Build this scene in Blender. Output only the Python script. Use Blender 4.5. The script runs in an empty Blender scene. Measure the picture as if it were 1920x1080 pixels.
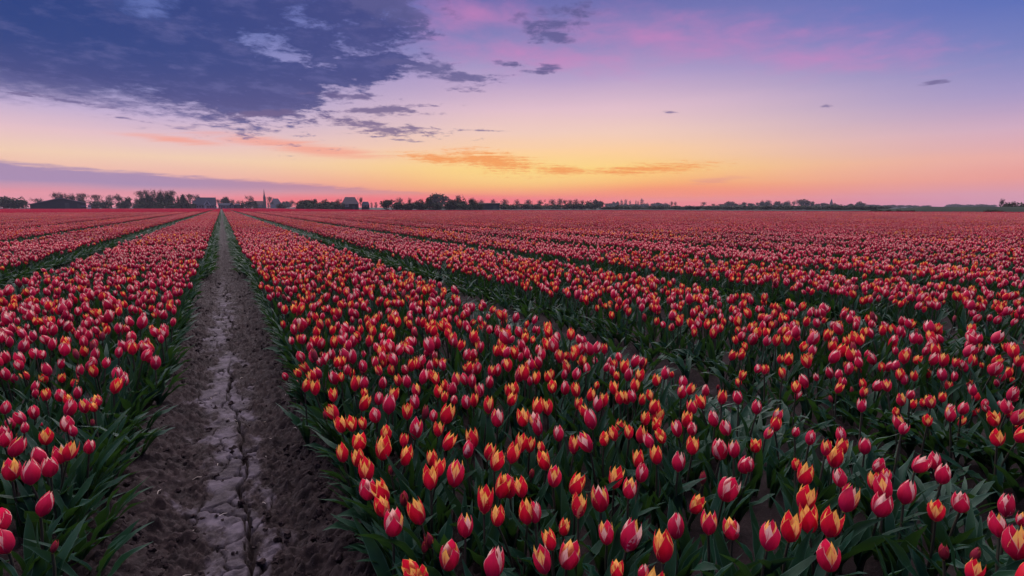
import bpy, math, random
import numpy as np
from mathutils import Vector, Matrix, Euler

R = math.radians
rng = np.random.default_rng(11)
random.seed(11)
scene = bpy.context.scene
C = scene.collection

# ------------------------------------------------------------------ camera
F = 960.0                                  # focal length in pixels of a 1920 wide frame
HOR = 388.5                                # horizon row
PITCH = math.atan((540 - HOR) / F)
FH = F * math.cos(PITCH) + (540 - HOR) * math.sin(PITCH)
YAW = math.atan((960 - 415) / FH)          # tulip rows run along +Y, the camera looks to the right of them
CAM_H = 1.0
cam_d = bpy.data.cameras.new('camera'); cam_d.lens = 18; cam_d.sensor_width = 36
cam_d.clip_start = 0.02; cam_d.clip_end = 9000
cam = bpy.data.objects.new('camera', cam_d); C.objects.link(cam)
cam.location = (0, 0, CAM_H)
cam.rotation_euler = (math.pi / 2 - PITCH, 0, -YAW)
scene.camera = cam
FWD_H = Vector((math.sin(YAW), math.cos(YAW), 0)); RIGHT = Vector((math.cos(YAW), -math.sin(YAW), 0))
FWD = FWD_H * math.cos(PITCH) + Vector((0, 0, -math.sin(PITCH)))
UP = FWD_H * math.sin(PITCH) + Vector((0, 0, math.cos(PITCH)))
CAM = Vector((0, 0, CAM_H))

def ray(px, py):
    return (FWD * F + RIGHT * (px - 960) + UP * (540 - py)).normalized()
def proj(p):
    d = Vector(p) - CAM
    z = d.dot(FWD)
    if z < 0.05: return None
    return 960 + F * d.dot(RIGHT) / z, 540 - F * d.dot(UP) / z
def sky_ae(px, py):
    """direction of a pixel as (azimuth from the camera's heading, elevation) in degrees"""
    d = ray(px, py)
    return math.degrees(math.atan2(d.dot(RIGHT), d.dot(FWD_H))), math.degrees(math.asin(d.z))

# ------------------------------------------------------------------ world
def lin(r, g, b):
    f = lambda c: ((c / 255 + 0.055) / 1.055) ** 2.4 if c > 10 else c / 255 / 12.92
    return (f(r), f(g), f(b), 1)

SUN_AZ, SUN_EL = -14.0, 56.0                 # degrees, from the camera heading
SUN_STRENGTH, SUN_ANGLE, SUN_COL = 4.8, 95.0, (1.0, 0.86, 0.90)
GRAD_STRENGTH = 0.84
HAZE_DENSITY = 0.0002

world = bpy.data.worlds.new('World'); scene.world = world; world.use_nodes = True
nt = world.node_tree; nt.nodes.clear()
N, L = nt.nodes, nt.links

class NB:
    def __init__(s, tree): s.t = tree
    def new(s, kind, **kw):
        n = s.t.nodes.new(kind)
        for k, v in kw.items(): setattr(n, k, v)
        return n
    def put(s, sock, v):
        if v is None: return
        if hasattr(v, 'is_output'): s.t.links.new(v, sock)
        else: sock.default_value = v
    def m(s, op, a, b=None, c=None, clamp=False):
        n = s.new('ShaderNodeMath', operation=op, use_clamp=clamp)
        for i, v in enumerate((a, b, c)): s.put(n.inputs[i], v)
        return n.outputs[0]
    def smooth(s, x, a, b, lo=0.0, hi=1.0):
        n = s.new('ShaderNodeMapRange', interpolation_type='SMOOTHSTEP')
        for i, v in enumerate((x, a, b, lo, hi)): s.put(n.inputs[i], v)
        return n.outputs[0]
    def mix(s, f, a, b):
        n = s.new('ShaderNodeMix', data_type='RGBA')
        s.put(n.inputs[0], f); s.put(n.inputs[6], a); s.put(n.inputs[7], b)
        return n.outputs[2]
    def ramp(s, f, stops, interp='LINEAR'):
        n = s.new('ShaderNodeValToRGB'); cr = n.color_ramp; cr.interpolation = interp
        while len(cr.elements) < len(stops): cr.elements.new(0.5)
        for e, (p, c) in zip(cr.elements, stops):
            e.position = p; e.color = c
        s.put(n.inputs[0], f)
        return n.outputs[0]
    def noise(s, vec, scale, detail=4, rough=0.55, dist=0.0):
        n = s.new('ShaderNodeTexNoise'); s.put(n.inputs['Vector'], vec)
        n.inputs['Scale'].default_value = scale; n.inputs['Detail'].default_value = detail
        n.inputs['Roughness'].default_value = rough; n.inputs['Distortion'].default_value = dist
        return n.outputs[0]
    def xyz(s, x, y, z):
        n = s.new('ShaderNodeCombineXYZ')
        for i, v in enumerate((x, y, z)): s.put(n.inputs[i], v)
        return n.outputs[0]

W = NB(nt)
tc = W.new('ShaderNodeTexCoord')
mp = W.new('ShaderNodeMapping'); mp.inputs['Rotation'].default_value = (0, 0, YAW)   # x right of the heading, y along it
W.put(mp.inputs['Vector'], tc.outputs['Generated'])
sp = W.new('ShaderNodeSeparateXYZ'); W.put(sp.inputs[0], mp.outputs[0])
dx, dy, dz = sp.outputs
E = W.m('MULTIPLY', W.m('ARCSINE', dz), 57.2958)
A = W.m('MULTIPLY', W.m('ARCTAN2', dx, dy), 57.2958)
AE = W.xyz(A, E, 0.0)
# cloud plane for the noise, so that structure packs towards the horizon
kz = W.m('ADD', W.m('MAXIMUM', dz, 0.0), 0.10)
P = W.xyz(W.m('DIVIDE', dx, kz), W.m('DIVIDE', dy, kz), 0.0)
n_big = W.noise(P, 1.3, 9, 0.60, 0.25)
n_fine = W.noise(P, 4.2, 8, 0.62, 0.2)
mps = W.new('ShaderNodeMapping'); mps.inputs['Scale'].default_value = (0.5, 2.6, 1); mps.inputs['Rotation'].default_value = (0, 0, R(12))
W.put(mps.inputs['Vector'], P)
n_tuft = W.noise(P, 11.0, 6, 0.65, 0.3)
n_streak = W.noise(mps.outputs[0], 2.2, 7, 0.6, 0.4)
mpl = W.new('ShaderNodeMapping'); mpl.inputs['Scale'].default_value = (0.05, 0.5, 1); W.put(mpl.inputs['Vector'], AE)
n_band = W.noise(mpl.outputs[0], 1.2, 5, 0.55, 0.2)

Ec = W.m('ADD', E, W.m('MULTIPLY', W.m('SUBTRACT', n_band, 0.5), 0.8))
e01 = W.m('POWER', W.m('DIVIDE', W.m('MAXIMUM', Ec, 0.0), 90.0), 0.5)     # square root: room near the horizon
def q(e): return math.sqrt(max(e, 0) / 90)
def column(px, rows):
    return [(q(sky_ae(px, y)[1]), lin(*c)) for y, c in rows]
zen = lin(62, 84, 150)
mid_c = column(1000, [(388, (250, 66, 52)), (379, (255, 84, 56)), (367, (255, 132, 74)), (350, (255, 172, 84)), (318, (255, 206, 114)), (285, (255, 208, 154)),
                      (250, (243, 204, 186)), (205, (226, 190, 202)), (150, (184, 160, 200)), (90, (140, 134, 188)), (0, (104, 106, 172))]) + [(q(34), lin(84, 94, 160)), (1, zen)]
rgt_c = column(1800, [(388, (204, 138, 166)), (365, (218, 142, 156)), (335, (236, 152, 142)), (300, (234, 168, 162)), (250, (208, 168, 192)), (180, (158, 146, 196)),
                      (100, (112, 124, 188)), (10, (82, 106, 182))]) + [(q(34), lin(74, 94, 168)), (1, zen)]
lft_c = column(200, [(388, (234, 128, 138)), (360, (238, 138, 142)), (335, (240, 170, 160)), (290, (244, 206, 176)), (250, (230, 192, 198)), (205, (192, 172, 208)), (160, (156, 152, 202)),
                     (80, (120, 130, 190)), (0, (92, 108, 174))]) + [(q(34), lin(78, 94, 164)), (1, zen)]
bck_c = [(0, lin(150, 128, 160)), (q(6), lin(160, 136, 172)), (q(14), lin(128, 124, 176)), (q(30), lin(84, 100, 166)), (1, zen)]
c_mid, c_rgt, c_lft, c_bck = (W.ramp(e01, s) for s in (mid_c, rgt_c, lft_c, bck_c))
wr = W.smooth(A, 9.0, 49.0); wl = W.smooth(A, 2.0, -36.0)
col = W.mix(wr, c_mid, c_rgt); col = W.mix(wl, col, c_lft)
col = W.mix(W.smooth(W.m('ABSOLUTE', A), 62.0, 150.0), col, c_bck)

def blob(px, py, sx, sy, rot=0.0):
    """1 in the middle, 0 on the rim of an ellipse given in pixels of the photograph's sky"""
    a, e = sky_ae(px, py); a1, _ = sky_ae(px + 2, py); _, e1 = sky_ae(px, py - 2)
    m_ = W.new('ShaderNodeMapping', vector_type='TEXTURE')
    m_.inputs['Location'].default_value = (a, e, 0)
    m_.inputs['Rotation'].default_value = (0, 0, R(-rot))
    m_.inputs['Scale'].default_value = (sx * (a1 - a) / 2, sy * (e1 - e) / 2, 1)
    W.put(m_.inputs['Vector'], AE)
    v = W.new('ShaderNodeVectorMath', operation='LENGTH'); W.put(v.inputs[0], m_.outputs[0])
    return W.m('SUBTRACT', 1.0, v.outputs['Value'])
def union(bs):
    r = bs[0]
    for b in bs[1:]: r = W.m('SMOOTH_MAX', r, b, 0.25)
    return r
def centred(n, k): return W.m('MULTIPLY', W.m('SUBTRACT', n, 0.5), k)

# low violet cloud bank on the left, thinning to the right
def line_e(p, q_):
    (a0, e0), (a1, e1) = sky_ae(*p), sky_ae(*q_)
    k = (e1 - e0) / (a1 - a0)
    return W.m('MULTIPLY_ADD', A, k, e0 - k * a0)
n_rag = W.noise(mpl.outputs[0], 7.0, 6, 0.62, 0.4)
up_ = W.m('SUBTRACT', line_e((0, 296), (960, 369)), W.m('ADD', E, W.m('ADD', centred(n_band, 1.0), centred(n_rag, 0.9))))
lo_ = W.m('SUBTRACT', W.m('ADD', E, centred(n_band, 0.9)), line_e((0, 352), (960, 366)))
bank = W.m('MULTIPLY', W.smooth(up_, 0.0, 0.42), W.smooth(lo_, -0.5, 0.7))
bank = W.m('MULTIPLY', bank, W.smooth(A, 16.0, -4.0))
col = W.mix(W.m('MULTIPLY', bank, 0.92), col, W.mix(W.smooth(A, -40.0, 0.0), lin(158, 130, 172), lin(214, 122, 118)))
# a red glow lies under the bank near the horizon
col = W.mix(W.m('MULTIPLY', W.smooth(blob(1180, 366, 520, 30), 0.0, 1.0), 0.75), col, lin(252, 132, 88))
glow = W.m('MULTIPLY', W.smooth(union([blob(830, 376, 520, 15), blob(640, 378, 330, 18)]), 0.0, 0.9), 0.9)
col = W.mix(glow, col, lin(255, 78, 60))
# the sun's place just under the horizon
glow2 = W.m('MULTIPLY', W.smooth(blob(985, 325, 330, 52), 0.0, 1.0), 0.55)
col = W.mix(glow2, col, lin(255, 224, 132))
# pink wisps high up
pk = W.smooth(W.m('ADD', union([blob(1240, 70, 430, 62, 6), blob(880, 22, 170, 60, 0), blob(1560, 110, 300, 40, 6), blob(1010, 105, 330, 44, 4)]), centred(n_fine, 2.2)), -0.1, 1.5)
col = W.mix(W.m('MULTIPLY', pk, 0.62), col, lin(212, 130, 188))
# coral and orange streaks
cor = W.smooth(W.m('ADD', union([blob(560, 275, 230, 17, 5), blob(330, 262, 130, 10, 3)]), centred(n_streak, 1.6)), 0.0, 0.9)
col = W.mix(W.m('MULTIPLY', cor, 0.75), col, lin(247, 158, 134))
ora = W.smooth(W.m('ADD', union([blob(925, 303, 110, 22, 7), blob(1052, 320, 62, 13, 2), blob(1215, 317, 140, 12, -2), blob(820, 297, 80, 12, 5)]), W.m('ADD', centred(n_streak, 2.6), centred(n_tuft, 2.6))), -0.1, 1.0)
col = W.mix(W.m('MULTIPLY', ora, 0.85), col, lin(246, 146, 58))
ora2 = W.smooth(W.m('ADD', blob(1345, 338, 70, 9, -6), centred(n_streak, 2.0)), 0.0, 0.9)
col = W.mix(W.m('MULTIPLY', ora2, 0.5), col, lin(228, 142, 130))
# the big dark cloud and its scraps
big = union([blob(20, 44, 560, 160, 5), blob(350, 128, 350, 108, 8), blob(520, 172, 210, 56, -12), blob(690, 128, 130, 36, -14), blob(440, 30, 190, 56, -10), blob(640, 20, 130, 36, -8)])
calm = W.smooth(A, -42.0, -20.0, 0.35, 1.25)
big = W.m('SMOOTH_MAX', big, W.m('SUBTRACT', union([blob(590, 78, 230, 92, 6), blob(430, 190, 260, 44, 6), blob(700, 60, 170, 70, 0)]), 0.37), 0.15)
dens = W.m('ADD', big, W.m('MULTIPLY', calm, W.m('ADD', centred(n_big, 1.5), W.m('ADD', centred(n_fine, 1.4), centred(n_tuft, 1.2)))))
dens = W.smooth(dens, -0.05, 0.42)
scr = union([blob(742, 20, 110, 40, 0), blob(1042, 40, 84, 44, -8), blob(1030, 64, 60, 24, 0), blob(725, 206, 120, 15, -5), blob(700, 238, 165, 14, 4), blob(490, 214, 80, 9, -8), blob(885, 147, 70, 20, 0), blob(1005, 134, 46, 13, -4), blob(960, 122, 40, 9, 6), blob(800, 128, 75, 20, 0), blob(640, 180, 60, 9, 0)])
dens2 = W.smooth(W.m('ADD', scr, W.m('ADD', centred(n_fine, 3.0), W.m('ADD', centred(n_streak, 1.8), centred(n_tuft, 2.2)))), 0.08, 0.8)
tiny = union([blob(1011, 136, 30, 8, -4), blob(962, 122, 30, 5, 6), blob(1750, 156, 38, 6, -5), blob(1548, 198, 20, 6, -8), blob(120, 188, 120, 5, 5), blob(55, 180, 90, 4, 5), blob(235, 222, 40, 3, 6), blob(905, 245, 50, 3, 2), blob(750, 262, 60, 4, 3), blob(1255, 210, 20, 3, 0)])
dens3 = W.smooth(W.m('ADD', tiny, W.m('ADD', centred(n_streak, 2.6), W.m('ADD', centred(n_fine, 2.0), centred(n_tuft, 2.6)))), 0.1, 0.9)
c_thick = W.mix(W.smooth(A, -44.0, -8.0), lin(28, 56, 122), lin(62, 68, 128))
c_thick = W.mix(W.smooth(E, 14.0, 5.5), c_thick, lin(84, 76, 130))
c_thick = W.mix(W.m('MULTIPLY', W.smooth(W.m('ADD', n_fine, centred(n_tuft, .5)), 0.46, 0.74), 0.5), c_thick, lin(100, 100, 156))
col = W.mix(W.m('MULTIPLY', dens, 0.95), col, c_thick)
col = W.mix(W.m('MULTIPLY', dens2, 0.85), col, W.mix(W.smooth(E, 16.0, 7.0), lin(86, 86, 140), lin(112, 92, 134)))
col = W.mix(W.m('MULTIPLY', dens3, 0.75), col, lin(104, 92, 140))

bg = W.new('ShaderNodeBackground'); W.put(bg.inputs[0], col); bg.inputs[1].default_value = GRAD_STRENGTH
sky = W.new('ShaderNodeTexSky', sky_type='NISHITA', sun_disc=False)
sky.sun_elevation = R(SUN_EL); sky.sun_rotation = YAW + R(SUN_AZ)
bg2 = W.new('ShaderNodeBackground'); W.put(bg2.inputs[0], sky.outputs[0]); bg2.inputs[1].default_value = 0.0012
add = W.new('ShaderNodeAddShader'); L.new(bg.outputs[0], add.inputs[0]); L.new(bg2.outputs[0], add.inputs[1])
out = W.new('ShaderNodeOutputWorld'); L.new(add.outputs[0], out.inputs[0])

sun_d = bpy.data.lights.new('sun', 'SUN'); sun_d.energy = SUN_STRENGTH; sun_d.angle = R(SUN_ANGLE); sun_d.color = SUN_COL
sun = bpy.data.objects.new('sun', sun_d); C.objects.link(sun)
sd = FWD_H * math.cos(R(SUN_AZ)) + RIGHT * math.sin(R(SUN_AZ))
sd = sd * math.cos(R(SUN_EL)) + Vector((0, 0, math.sin(R(SUN_EL))))
sun.rotation_euler = (-sd).to_track_quat('-Z', 'Y').to_euler()

vs = scene.view_settings
vs.view_transform = 'Standard'; vs.look = 'None'; vs.exposure = 0.25; vs.gamma = 1.0; vs.use_curve_mapping = False
scene.cycles.max_bounces = 6; scene.cycles.diffuse_bounces = 3; scene.cycles.transmission_bounces = 4
scene.cycles.volume_bounces = 0; scene.cycles.use_denoising = True

# ------------------------------------------------------------------ materials
def material(name):
    m = bpy.data.materials.new(name); m.use_nodes = True
    m.node_tree.nodes.clear()
    return m, NB(m.node_tree)
def finish(b, color, rough=0.6, spec=0.3, normal=None, trans=0.0, tcol=None, sheen=0.0):
    p = b.new('ShaderNodeBsdfPrincipled')
    b.put(p.inputs['Base Color'], color); b.put(p.inputs['Roughness'], rough)
    p.inputs['Specular IOR Level'].default_value = spec
    if normal is not None: b.put(p.inputs['Normal'], normal)
    sh = p.outputs[0]
    if trans:
        t = b.new('ShaderNodeBsdfTranslucent'); b.put(t.inputs[0], tcol if tcol is not None else color)
        if normal is not None: b.put(t.inputs['Normal'], normal)
        mx = b.new('ShaderNodeMixShader'); mx.inputs[0].default_value = trans
        b.put(mx.inputs[1], sh); b.put(mx.inputs[2], t.outputs[0]); sh = mx.outputs[0]
    o = b.new('ShaderNodeOutputMaterial'); b.put(o.inputs[0], sh)
def bump(b, h, strength, dist):
    n = b.new('ShaderNodeBump'); n.inputs['Strength'].default_value = strength; n.inputs['Distance'].default_value = dist
    b.put(n.inputs['Height'], h); return n.outputs[0]
def uv_of(b):
    u = b.new('ShaderNodeUVMap'); u.uv_map = 'UVMap'
    s = b.new('ShaderNodeSeparateXYZ'); b.put(s.inputs[0], u.outputs[0])
    return u.outputs[0], s.outputs[0], s.outputs[1]
def rnd(b):
    return b.new('ShaderNodeObjectInfo').outputs['Random']
def geo_pos(b): return b.new('ShaderNodeNewGeometry').outputs['Position']

def petal_material(name, rim, t0, red=(0.68, 0.010, 0.040, 1), low=(0.46, 0.010, 0.10, 1), rim2=None):
    m, b = material(name)
    uv, u, v = uv_of(b)
    au = b.m('ABSOLUTE', b.m('MULTIPLY_ADD', u, 2.0, -1.0))
    mpn = b.new('ShaderNodeMapping'); mpn.inputs['Scale'].default_value = (14, 2.2, 1); b.put(mpn.inputs[0], uv)
    fib = b.noise(mpn.outputs[0], 1.6, 4, 0.6)
    e = b.m('ADD', au, b.m('MULTIPLY', b.m('MAXIMUM', b.m('SUBTRACT', v, 0.6), 0.0), 0.30))
    e = b.m('ADD', e, b.m('MULTIPLY', b.m('SUBTRACT', fib, 0.5), 0.09))
    e = b.m('SUBTRACT', e, b.m('MULTIPLY', b.m('MAXIMUM', b.m('SUBTRACT', 0.45, v), 0.0), 0.7))
    k = b.smooth(e, t0, t0 + 0.16)
    body = b.mix(b.smooth(v, 0.55, 0.05), red, low)
    body = b.mix(b.m('MULTIPLY', b.smooth(fib, 0.35, 0.75), 0.35), body, (0.36, 0.006, 0.03, 1))
    r = b.mix(b.smooth(v, 0.35, 0.95), rim, rim2 or rim)
    c = b.mix(k, body, r)
    hsv = b.new('ShaderNodeHueSaturation'); b.put(hsv.inputs['Color'], c)
    b.put(hsv.inputs['Value'], b.m('MULTIPLY_ADD', rnd(b), 0.25, 0.88))
    finish(b, hsv.outputs[0], 0.42, 0.35, bump(b, fib, 0.25, 0.002), 0.38)
    return m
YEL, YEL2 = (0.90, 0.56, 0.26, 1), (0.92, 0.56, 0.10, 1)
CRM, CRM2 = (0.82, 0.56, 0.56, 1), (0.86, 0.58, 0.44, 1)
PETAL = {
    ('y', 'outer'): petal_material('petal_yellow_edge', YEL, 0.83, rim2=YEL2),
    ('y', 'inner'): petal_material('petal_yellow_broad_edge', YEL, 0.0, rim2=YEL2),
    ('c', 'outer'): petal_material('petal_cream_edge', CRM, 0.86, red=(0.64, 0.014, 0.075, 1), rim2=CRM2),
    ('c', 'inner'): petal_material('petal_cream_broad_edge', CRM, -0.04, red=(0.64, 0.014, 0.075, 1), rim2=CRM2),
    ('b', 'outer'): petal_material('petal_bud', (0.42, 0.16, 0.10, 1), 0.92, red=(0.34, 0.03, 0.06, 1), low=(0.16, 0.07, 0.07, 1)),
    ('b', 'inner'): petal_material('petal_bud_inner', (0.70, 0.32, 0.08, 1), 0.55, red=(0.34, 0.03, 0.06, 1), low=(0.16, 0.07, 0.07, 1)),
}
def leaf_material():
    m, b = material('tulip_leaf')
    uv, u, v = uv_of(b)
    au = b.m('ABSOLUTE', b.m('MULTIPLY_ADD', u, 2.0, -1.0))
    mpn = b.new('ShaderNodeMapping'); mpn.inputs['Scale'].default_value = (24, 1.2, 1); b.put(mpn.inputs[0], uv)
    vein = b.noise(mpn.outputs[0], 1.5, 3, 0.5)
    blot = b.noise(geo_pos(b), 9.0, 3, 0.5)
    c = b.mix(blot, (0.003, 0.026, 0.016, 1), (0.007, 0.048, 0.027, 1))
    c = b.mix(b.m('MULTIPLY', rnd(b), 0.5), c, (0.018, 0.054, 0.018, 1))
    c = b.mix(b.m('MULTIPLY', vein, 0.35), c, (0.010, 0.036, 0.026, 1))
    c = b.mix(b.m('MULTIPLY', b.smooth(au, 0.90, 0.97), 0.7), c, (0.085, 0.165, 0.125, 1))
    c = b.mix(b.smooth(v, 0.16, 0.0), c, (0.12, 0.15, 0.08, 1))
    finish(b, c, 0.46, 0.16, bump(b, vein, 0.35, 0.002), 0.12, (0.06, 0.16, 0.02, 1))
    return m
LEAF = leaf_material()
def stem_material():
    m, b = material('tulip_stem')
    n = b.noise(geo_pos(b), 14.0, 2)
    c = b.mix(n, (0.035, 0.055, 0.028, 1), (0.055, 0.030, 0.030, 1))
    finish(b, c, 0.5, 0.3); return m
STEM = stem_material()
def plain(name, c0, c1, scale=1.0, rough=0.7, spec=0.25, bm=0.0, obj=False):
    m, b = material(name)
    v = b.new('ShaderNodeTexCoord').outputs['Object'] if obj else geo_pos(b)
    n = b.noise(v, scale, 5, 0.6)
    c = b.mix(b.smooth(n, 0.3, 0.7), (*c0, 1), (*c1, 1))
    finish(b, c, rough, spec, bump(b, n, bm, 0.05) if bm else None)
    return m
PISTIL = plain('pistil', (0.20, 0.22, 0.04), (0.35, 0.30, 0.06), 80)

def soil_material():
    m, b = material('soil')
    p = geo_pos(b)
    at = b.new('ShaderNodeAttribute', attribute_name='crust').outputs['Fac']
    n1 = b.noise(p, 9, 6, 0.65); n2 = b.noise(p, 60, 6, 0.7); n3 = b.noise(p, 320, 3, 0.6)
    crumb = b.mix(b.smooth(n1, 0.3, 0.7), (0.009, 0.005, 0.005, 1), (0.023, 0.0135, 0.013, 1))
    crumb = b.mix(b.m('MULTIPLY', b.smooth(n2, 0.45, 0.75), 0.45), crumb, (0.046, 0.029, 0.029, 1))
    crust = b.mix(b.smooth(n1, 0.35, 0.72), (0.026, 0.020, 0.024, 1), (0.100, 0.084, 0.104, 1))
    crust = b.mix(b.m('MULTIPLY', b.smooth(n2, 0.50, 0.72), 0.5), crust, (0.085, 0.068, 0.070, 1))
    k = b.smooth(b.m('ADD', at, b.m('ADD', centred_(b, n1, .9), centred_(b, n2, 1.2))), 0.22, 1.0)
    c = b.mix(k, crumb, crust)
    c = b.mix(b.m('MULTIPLY', b.smooth(n3, 0.62, 0.74), 0.5), c, (0.18, 0.15, 0.16, 1))
    h = b.m('ADD', b.m('MULTIPLY', n2, 0.7), b.m('MULTIPLY', n3, 0.3))
    finish(b, c, 0.85, 0.25, bump(b, h, 0.8, 0.012)); return m
def centred_(b, n, k): return b.m('MULTIPLY', b.m('SUBTRACT', n, 0.5), k)
SOIL = soil_material()
CLOD = plain('soil_clod', (0.015, 0.010, 0.010), (0.038, 0.025, 0.025), 40, 0.9, 0.15, 0.5)
STRAW = plain('straw', (0.30, 0.25, 0.20), (0.45, 0.40, 0.36), 30)
GRASS = plain('meadow', (0.007, 0.013, 0.008), (0.015, 0.021, 0.012), 0.15, 0.9, 0.1)

# ------------------------------------------------------------------ mesh helpers
class Geo:
    def __init__(s): s.V, s.Q, s.U, s.M, s.n = [], [], [], [], 0
    def add(s, V, Q, U, mi):
        s.V.append(V); s.Q.append(Q + s.n); s.U.append(U); s.M.append(np.full(len(Q), mi, np.int32)); s.n += len(V)
    def join(s, g, mat3=None, off=None, mmap=None):
        V, Q, U, M = g.arrays()
        if mat3 is not None: V = V @ mat3.T
        if off is not None: V = V + off
        s.V.append(V); s.Q.append(Q + s.n); s.U.append(U); s.M.append(M if mmap is None else mmap[M]); s.n += len(V)
    def arrays(s):
        V, Q, U, M = np.concatenate(s.V), np.concatenate(s.Q), np.concatenate(s.U), np.concatenate(s.M)
        s.V, s.Q, s.U, s.M = [V], [Q], [U], [M]
        return V, Q, U, M
    def mesh(s, name, mats, smooth=True):
        V, Q, U, M = s.arrays()
        return quad_mesh(name, V, Q, mats, U, M, smooth)
def quad_mesh(name, V, Q, mats, U=None, M=None, smooth=True, attr=None):
    me = bpy.data.meshes.new(name)
    me.vertices.add(len(V)); me.vertices.foreach_set('co', np.ascontiguousarray(V, np.float32).ravel())
    me.loops.add(Q.size); me.loops.foreach_set('vertex_index', np.ascontiguousarray(Q, np.int32).ravel())
    me.polygons.add(len(Q))
    me.polygons.foreach_set('loop_start', np.arange(0, Q.size, Q.shape[1], dtype=np.int32))
    me.polygons.foreach_set('use_smooth', np.full(len(Q), smooth))
    for m in mats: me.materials.append(m)
    if M is not None: me.polygons.foreach_set('material_index', M)
    if U is not None:
        l = me.uv_layers.new(name='UVMap'); l.data.foreach_set('uv', np.ascontiguousarray(U[Q.ravel()], np.float32).ravel())
    if attr is not None:
        for k, v in attr.items():
            a = me.attributes.new(k, 'FLOAT', 'POINT'); a.data.foreach_set('value', np.ascontiguousarray(v, np.float32))
    me.update(); me.validate()
    return me
def grid_q(nu, nv):
    i, j = np.meshgrid(np.arange(nu), np.arange(nv), indexing='ij')
    a = (j * (nu + 1) + i).ravel()
    return np.stack([a, a + 1, a + nu + 2, a + nu + 1], 1).astype(np.int32)
def grid_uv(nu, nv, vs_=None):
    u = np.linspace(0, 1, nu + 1); v = np.linspace(0, 1, nv + 1) if vs_ is None else np.asarray(vs_)
    vv, uu = np.meshgrid(v, u, indexing='ij')
    return np.stack([uu.ravel(), vv.ravel()], 1)

RV = np.array([0, .06, .14, .25, .40, .55, .70, .85, 1.0])
RC = np.array([.10, .42, .67, .87, 1.0, .99, .88, .66, .36])       # closed cup
RO = np.array([.10, .40, .64, .84, .97, 1.02, 1.03, 1.04, 1.04])       # open cup
SV = np.array([0, .15, .35, .50, .65, .80, .92, 1.0])
SWC = np.array([.62, .93, 1.0, .96, .82, .57, .29, .04])
SW = np.array([.62, .93, 1.0, .86, .64, .39, .17, .02])
def petal(nu, nv, kind, opening, H, Rm, r):
    """one petal standing at angle 0 of its flower; base at the origin, z up"""
    vv = np.linspace(0, 1, nv + 1) ** 0.92
    UVs = grid_uv(nu, nv, vv); u = UVs[:, 0] * 2 - 1; v = UVs[:, 1]
    rad = (np.interp(v, RV, RC) * (1 - opening) + np.interp(v, RV, RO) * opening) * Rm
    wide = R(66 if kind == 'outer' else 58) * (1 + r.uniform(-.06, .06))
    ct = min(1, max(0, opening / .4)) if kind == 'outer' else 1
    ang = u * (wide + (1 - ct) * .07) * (np.interp(v, SV, SW) * ct + np.interp(v, SV, SWC) * (1 - ct))
    if kind == 'inner': rad = rad * 0.84
    rad = rad * (1 + 0.05 * np.abs(u) ** 3 * v * (1.0 if kind == 'outer' else .3)) - 0.035 * Rm * np.exp(-(u / .18) ** 2) * v
    rad = rad + Rm * r.uniform(-.10, .14) * v ** 2 + Rm * .03 * np.sin(v * 9 + u * 2.5 + r.uniform(0, 6)) * np.abs(u) * v
    hh = H * (1.0 if kind == 'outer' else 0.97) * (1 + r.uniform(-.05, .05))
    V = np.stack([rad * np.cos(ang), rad * np.sin(ang), hh * v - 0.004 * np.abs(u) * v], 1)
    return V, grid_q(nu, nv), UVs
def leaf(nu, nv, Ln, Wd, a0, a1, r, twist=0.0):
    """a leaf leaving the origin towards +x, leaning a0 from the vertical and bending a1 more"""
    vv = np.linspace(0, 1, nv + 1); UVs = grid_uv(nu, nv, vv)
    al = a0 + a1 * vv ** 1.6
    st = Ln / nv
    cx = np.concatenate([[0], np.cumsum(np.sin((al[1:] + al[:-1]) / 2)) * st])
    cz = np.concatenate([[0], np.cumsum(np.cos((al[1:] + al[:-1]) / 2)) * st])
    wid = Wd * np.interp(vv, [0, .12, .35, .55, .75, .9, 1], [.42, .70, 1, .95, .66, .30, .02])
    fold = np.interp(vv, [0, .25, .7, 1], [1.0, .62, .35, .2])
    ph = r.uniform(0, 6.28); ph2 = r.uniform(0, 6.28); fq = r.uniform(9, 16); am = r.uniform(.10, .30) * Wd
    k = np.repeat(np.arange(nv + 1), nu + 1)
    u = UVs[:, 0] * 2 - 1; v = UVs[:, 1]; A_ = al[k]; w = wid[k] * .5
    nx, nz = np.cos(A_), -np.sin(A_)                        # leaf underside normal in the x-z plane (points away from the stem)
    side = u * w * np.cos(fold[k] * np.abs(u))
    up = -(np.abs(u) * w * np.sin(fold[k])) + am * np.abs(u) ** 1.5 * np.sin(fq * v + np.where(u > 0, ph, ph2)) * np.sin(np.pi * np.clip(v, 0, 1))
    tw = twist * v
    s2 = side * np.cos(tw) - up * np.sin(tw); u2 = side * np.sin(tw) + up * np.cos(tw)
    bendy = Ln * r.uniform(-.12, .12) * v ** 2
    V = np.stack([cx[k] + nx * u2, s2 + bendy, cz[k] + nz * u2], 1)
    return V, grid_q(nu, nv), UVs
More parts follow.
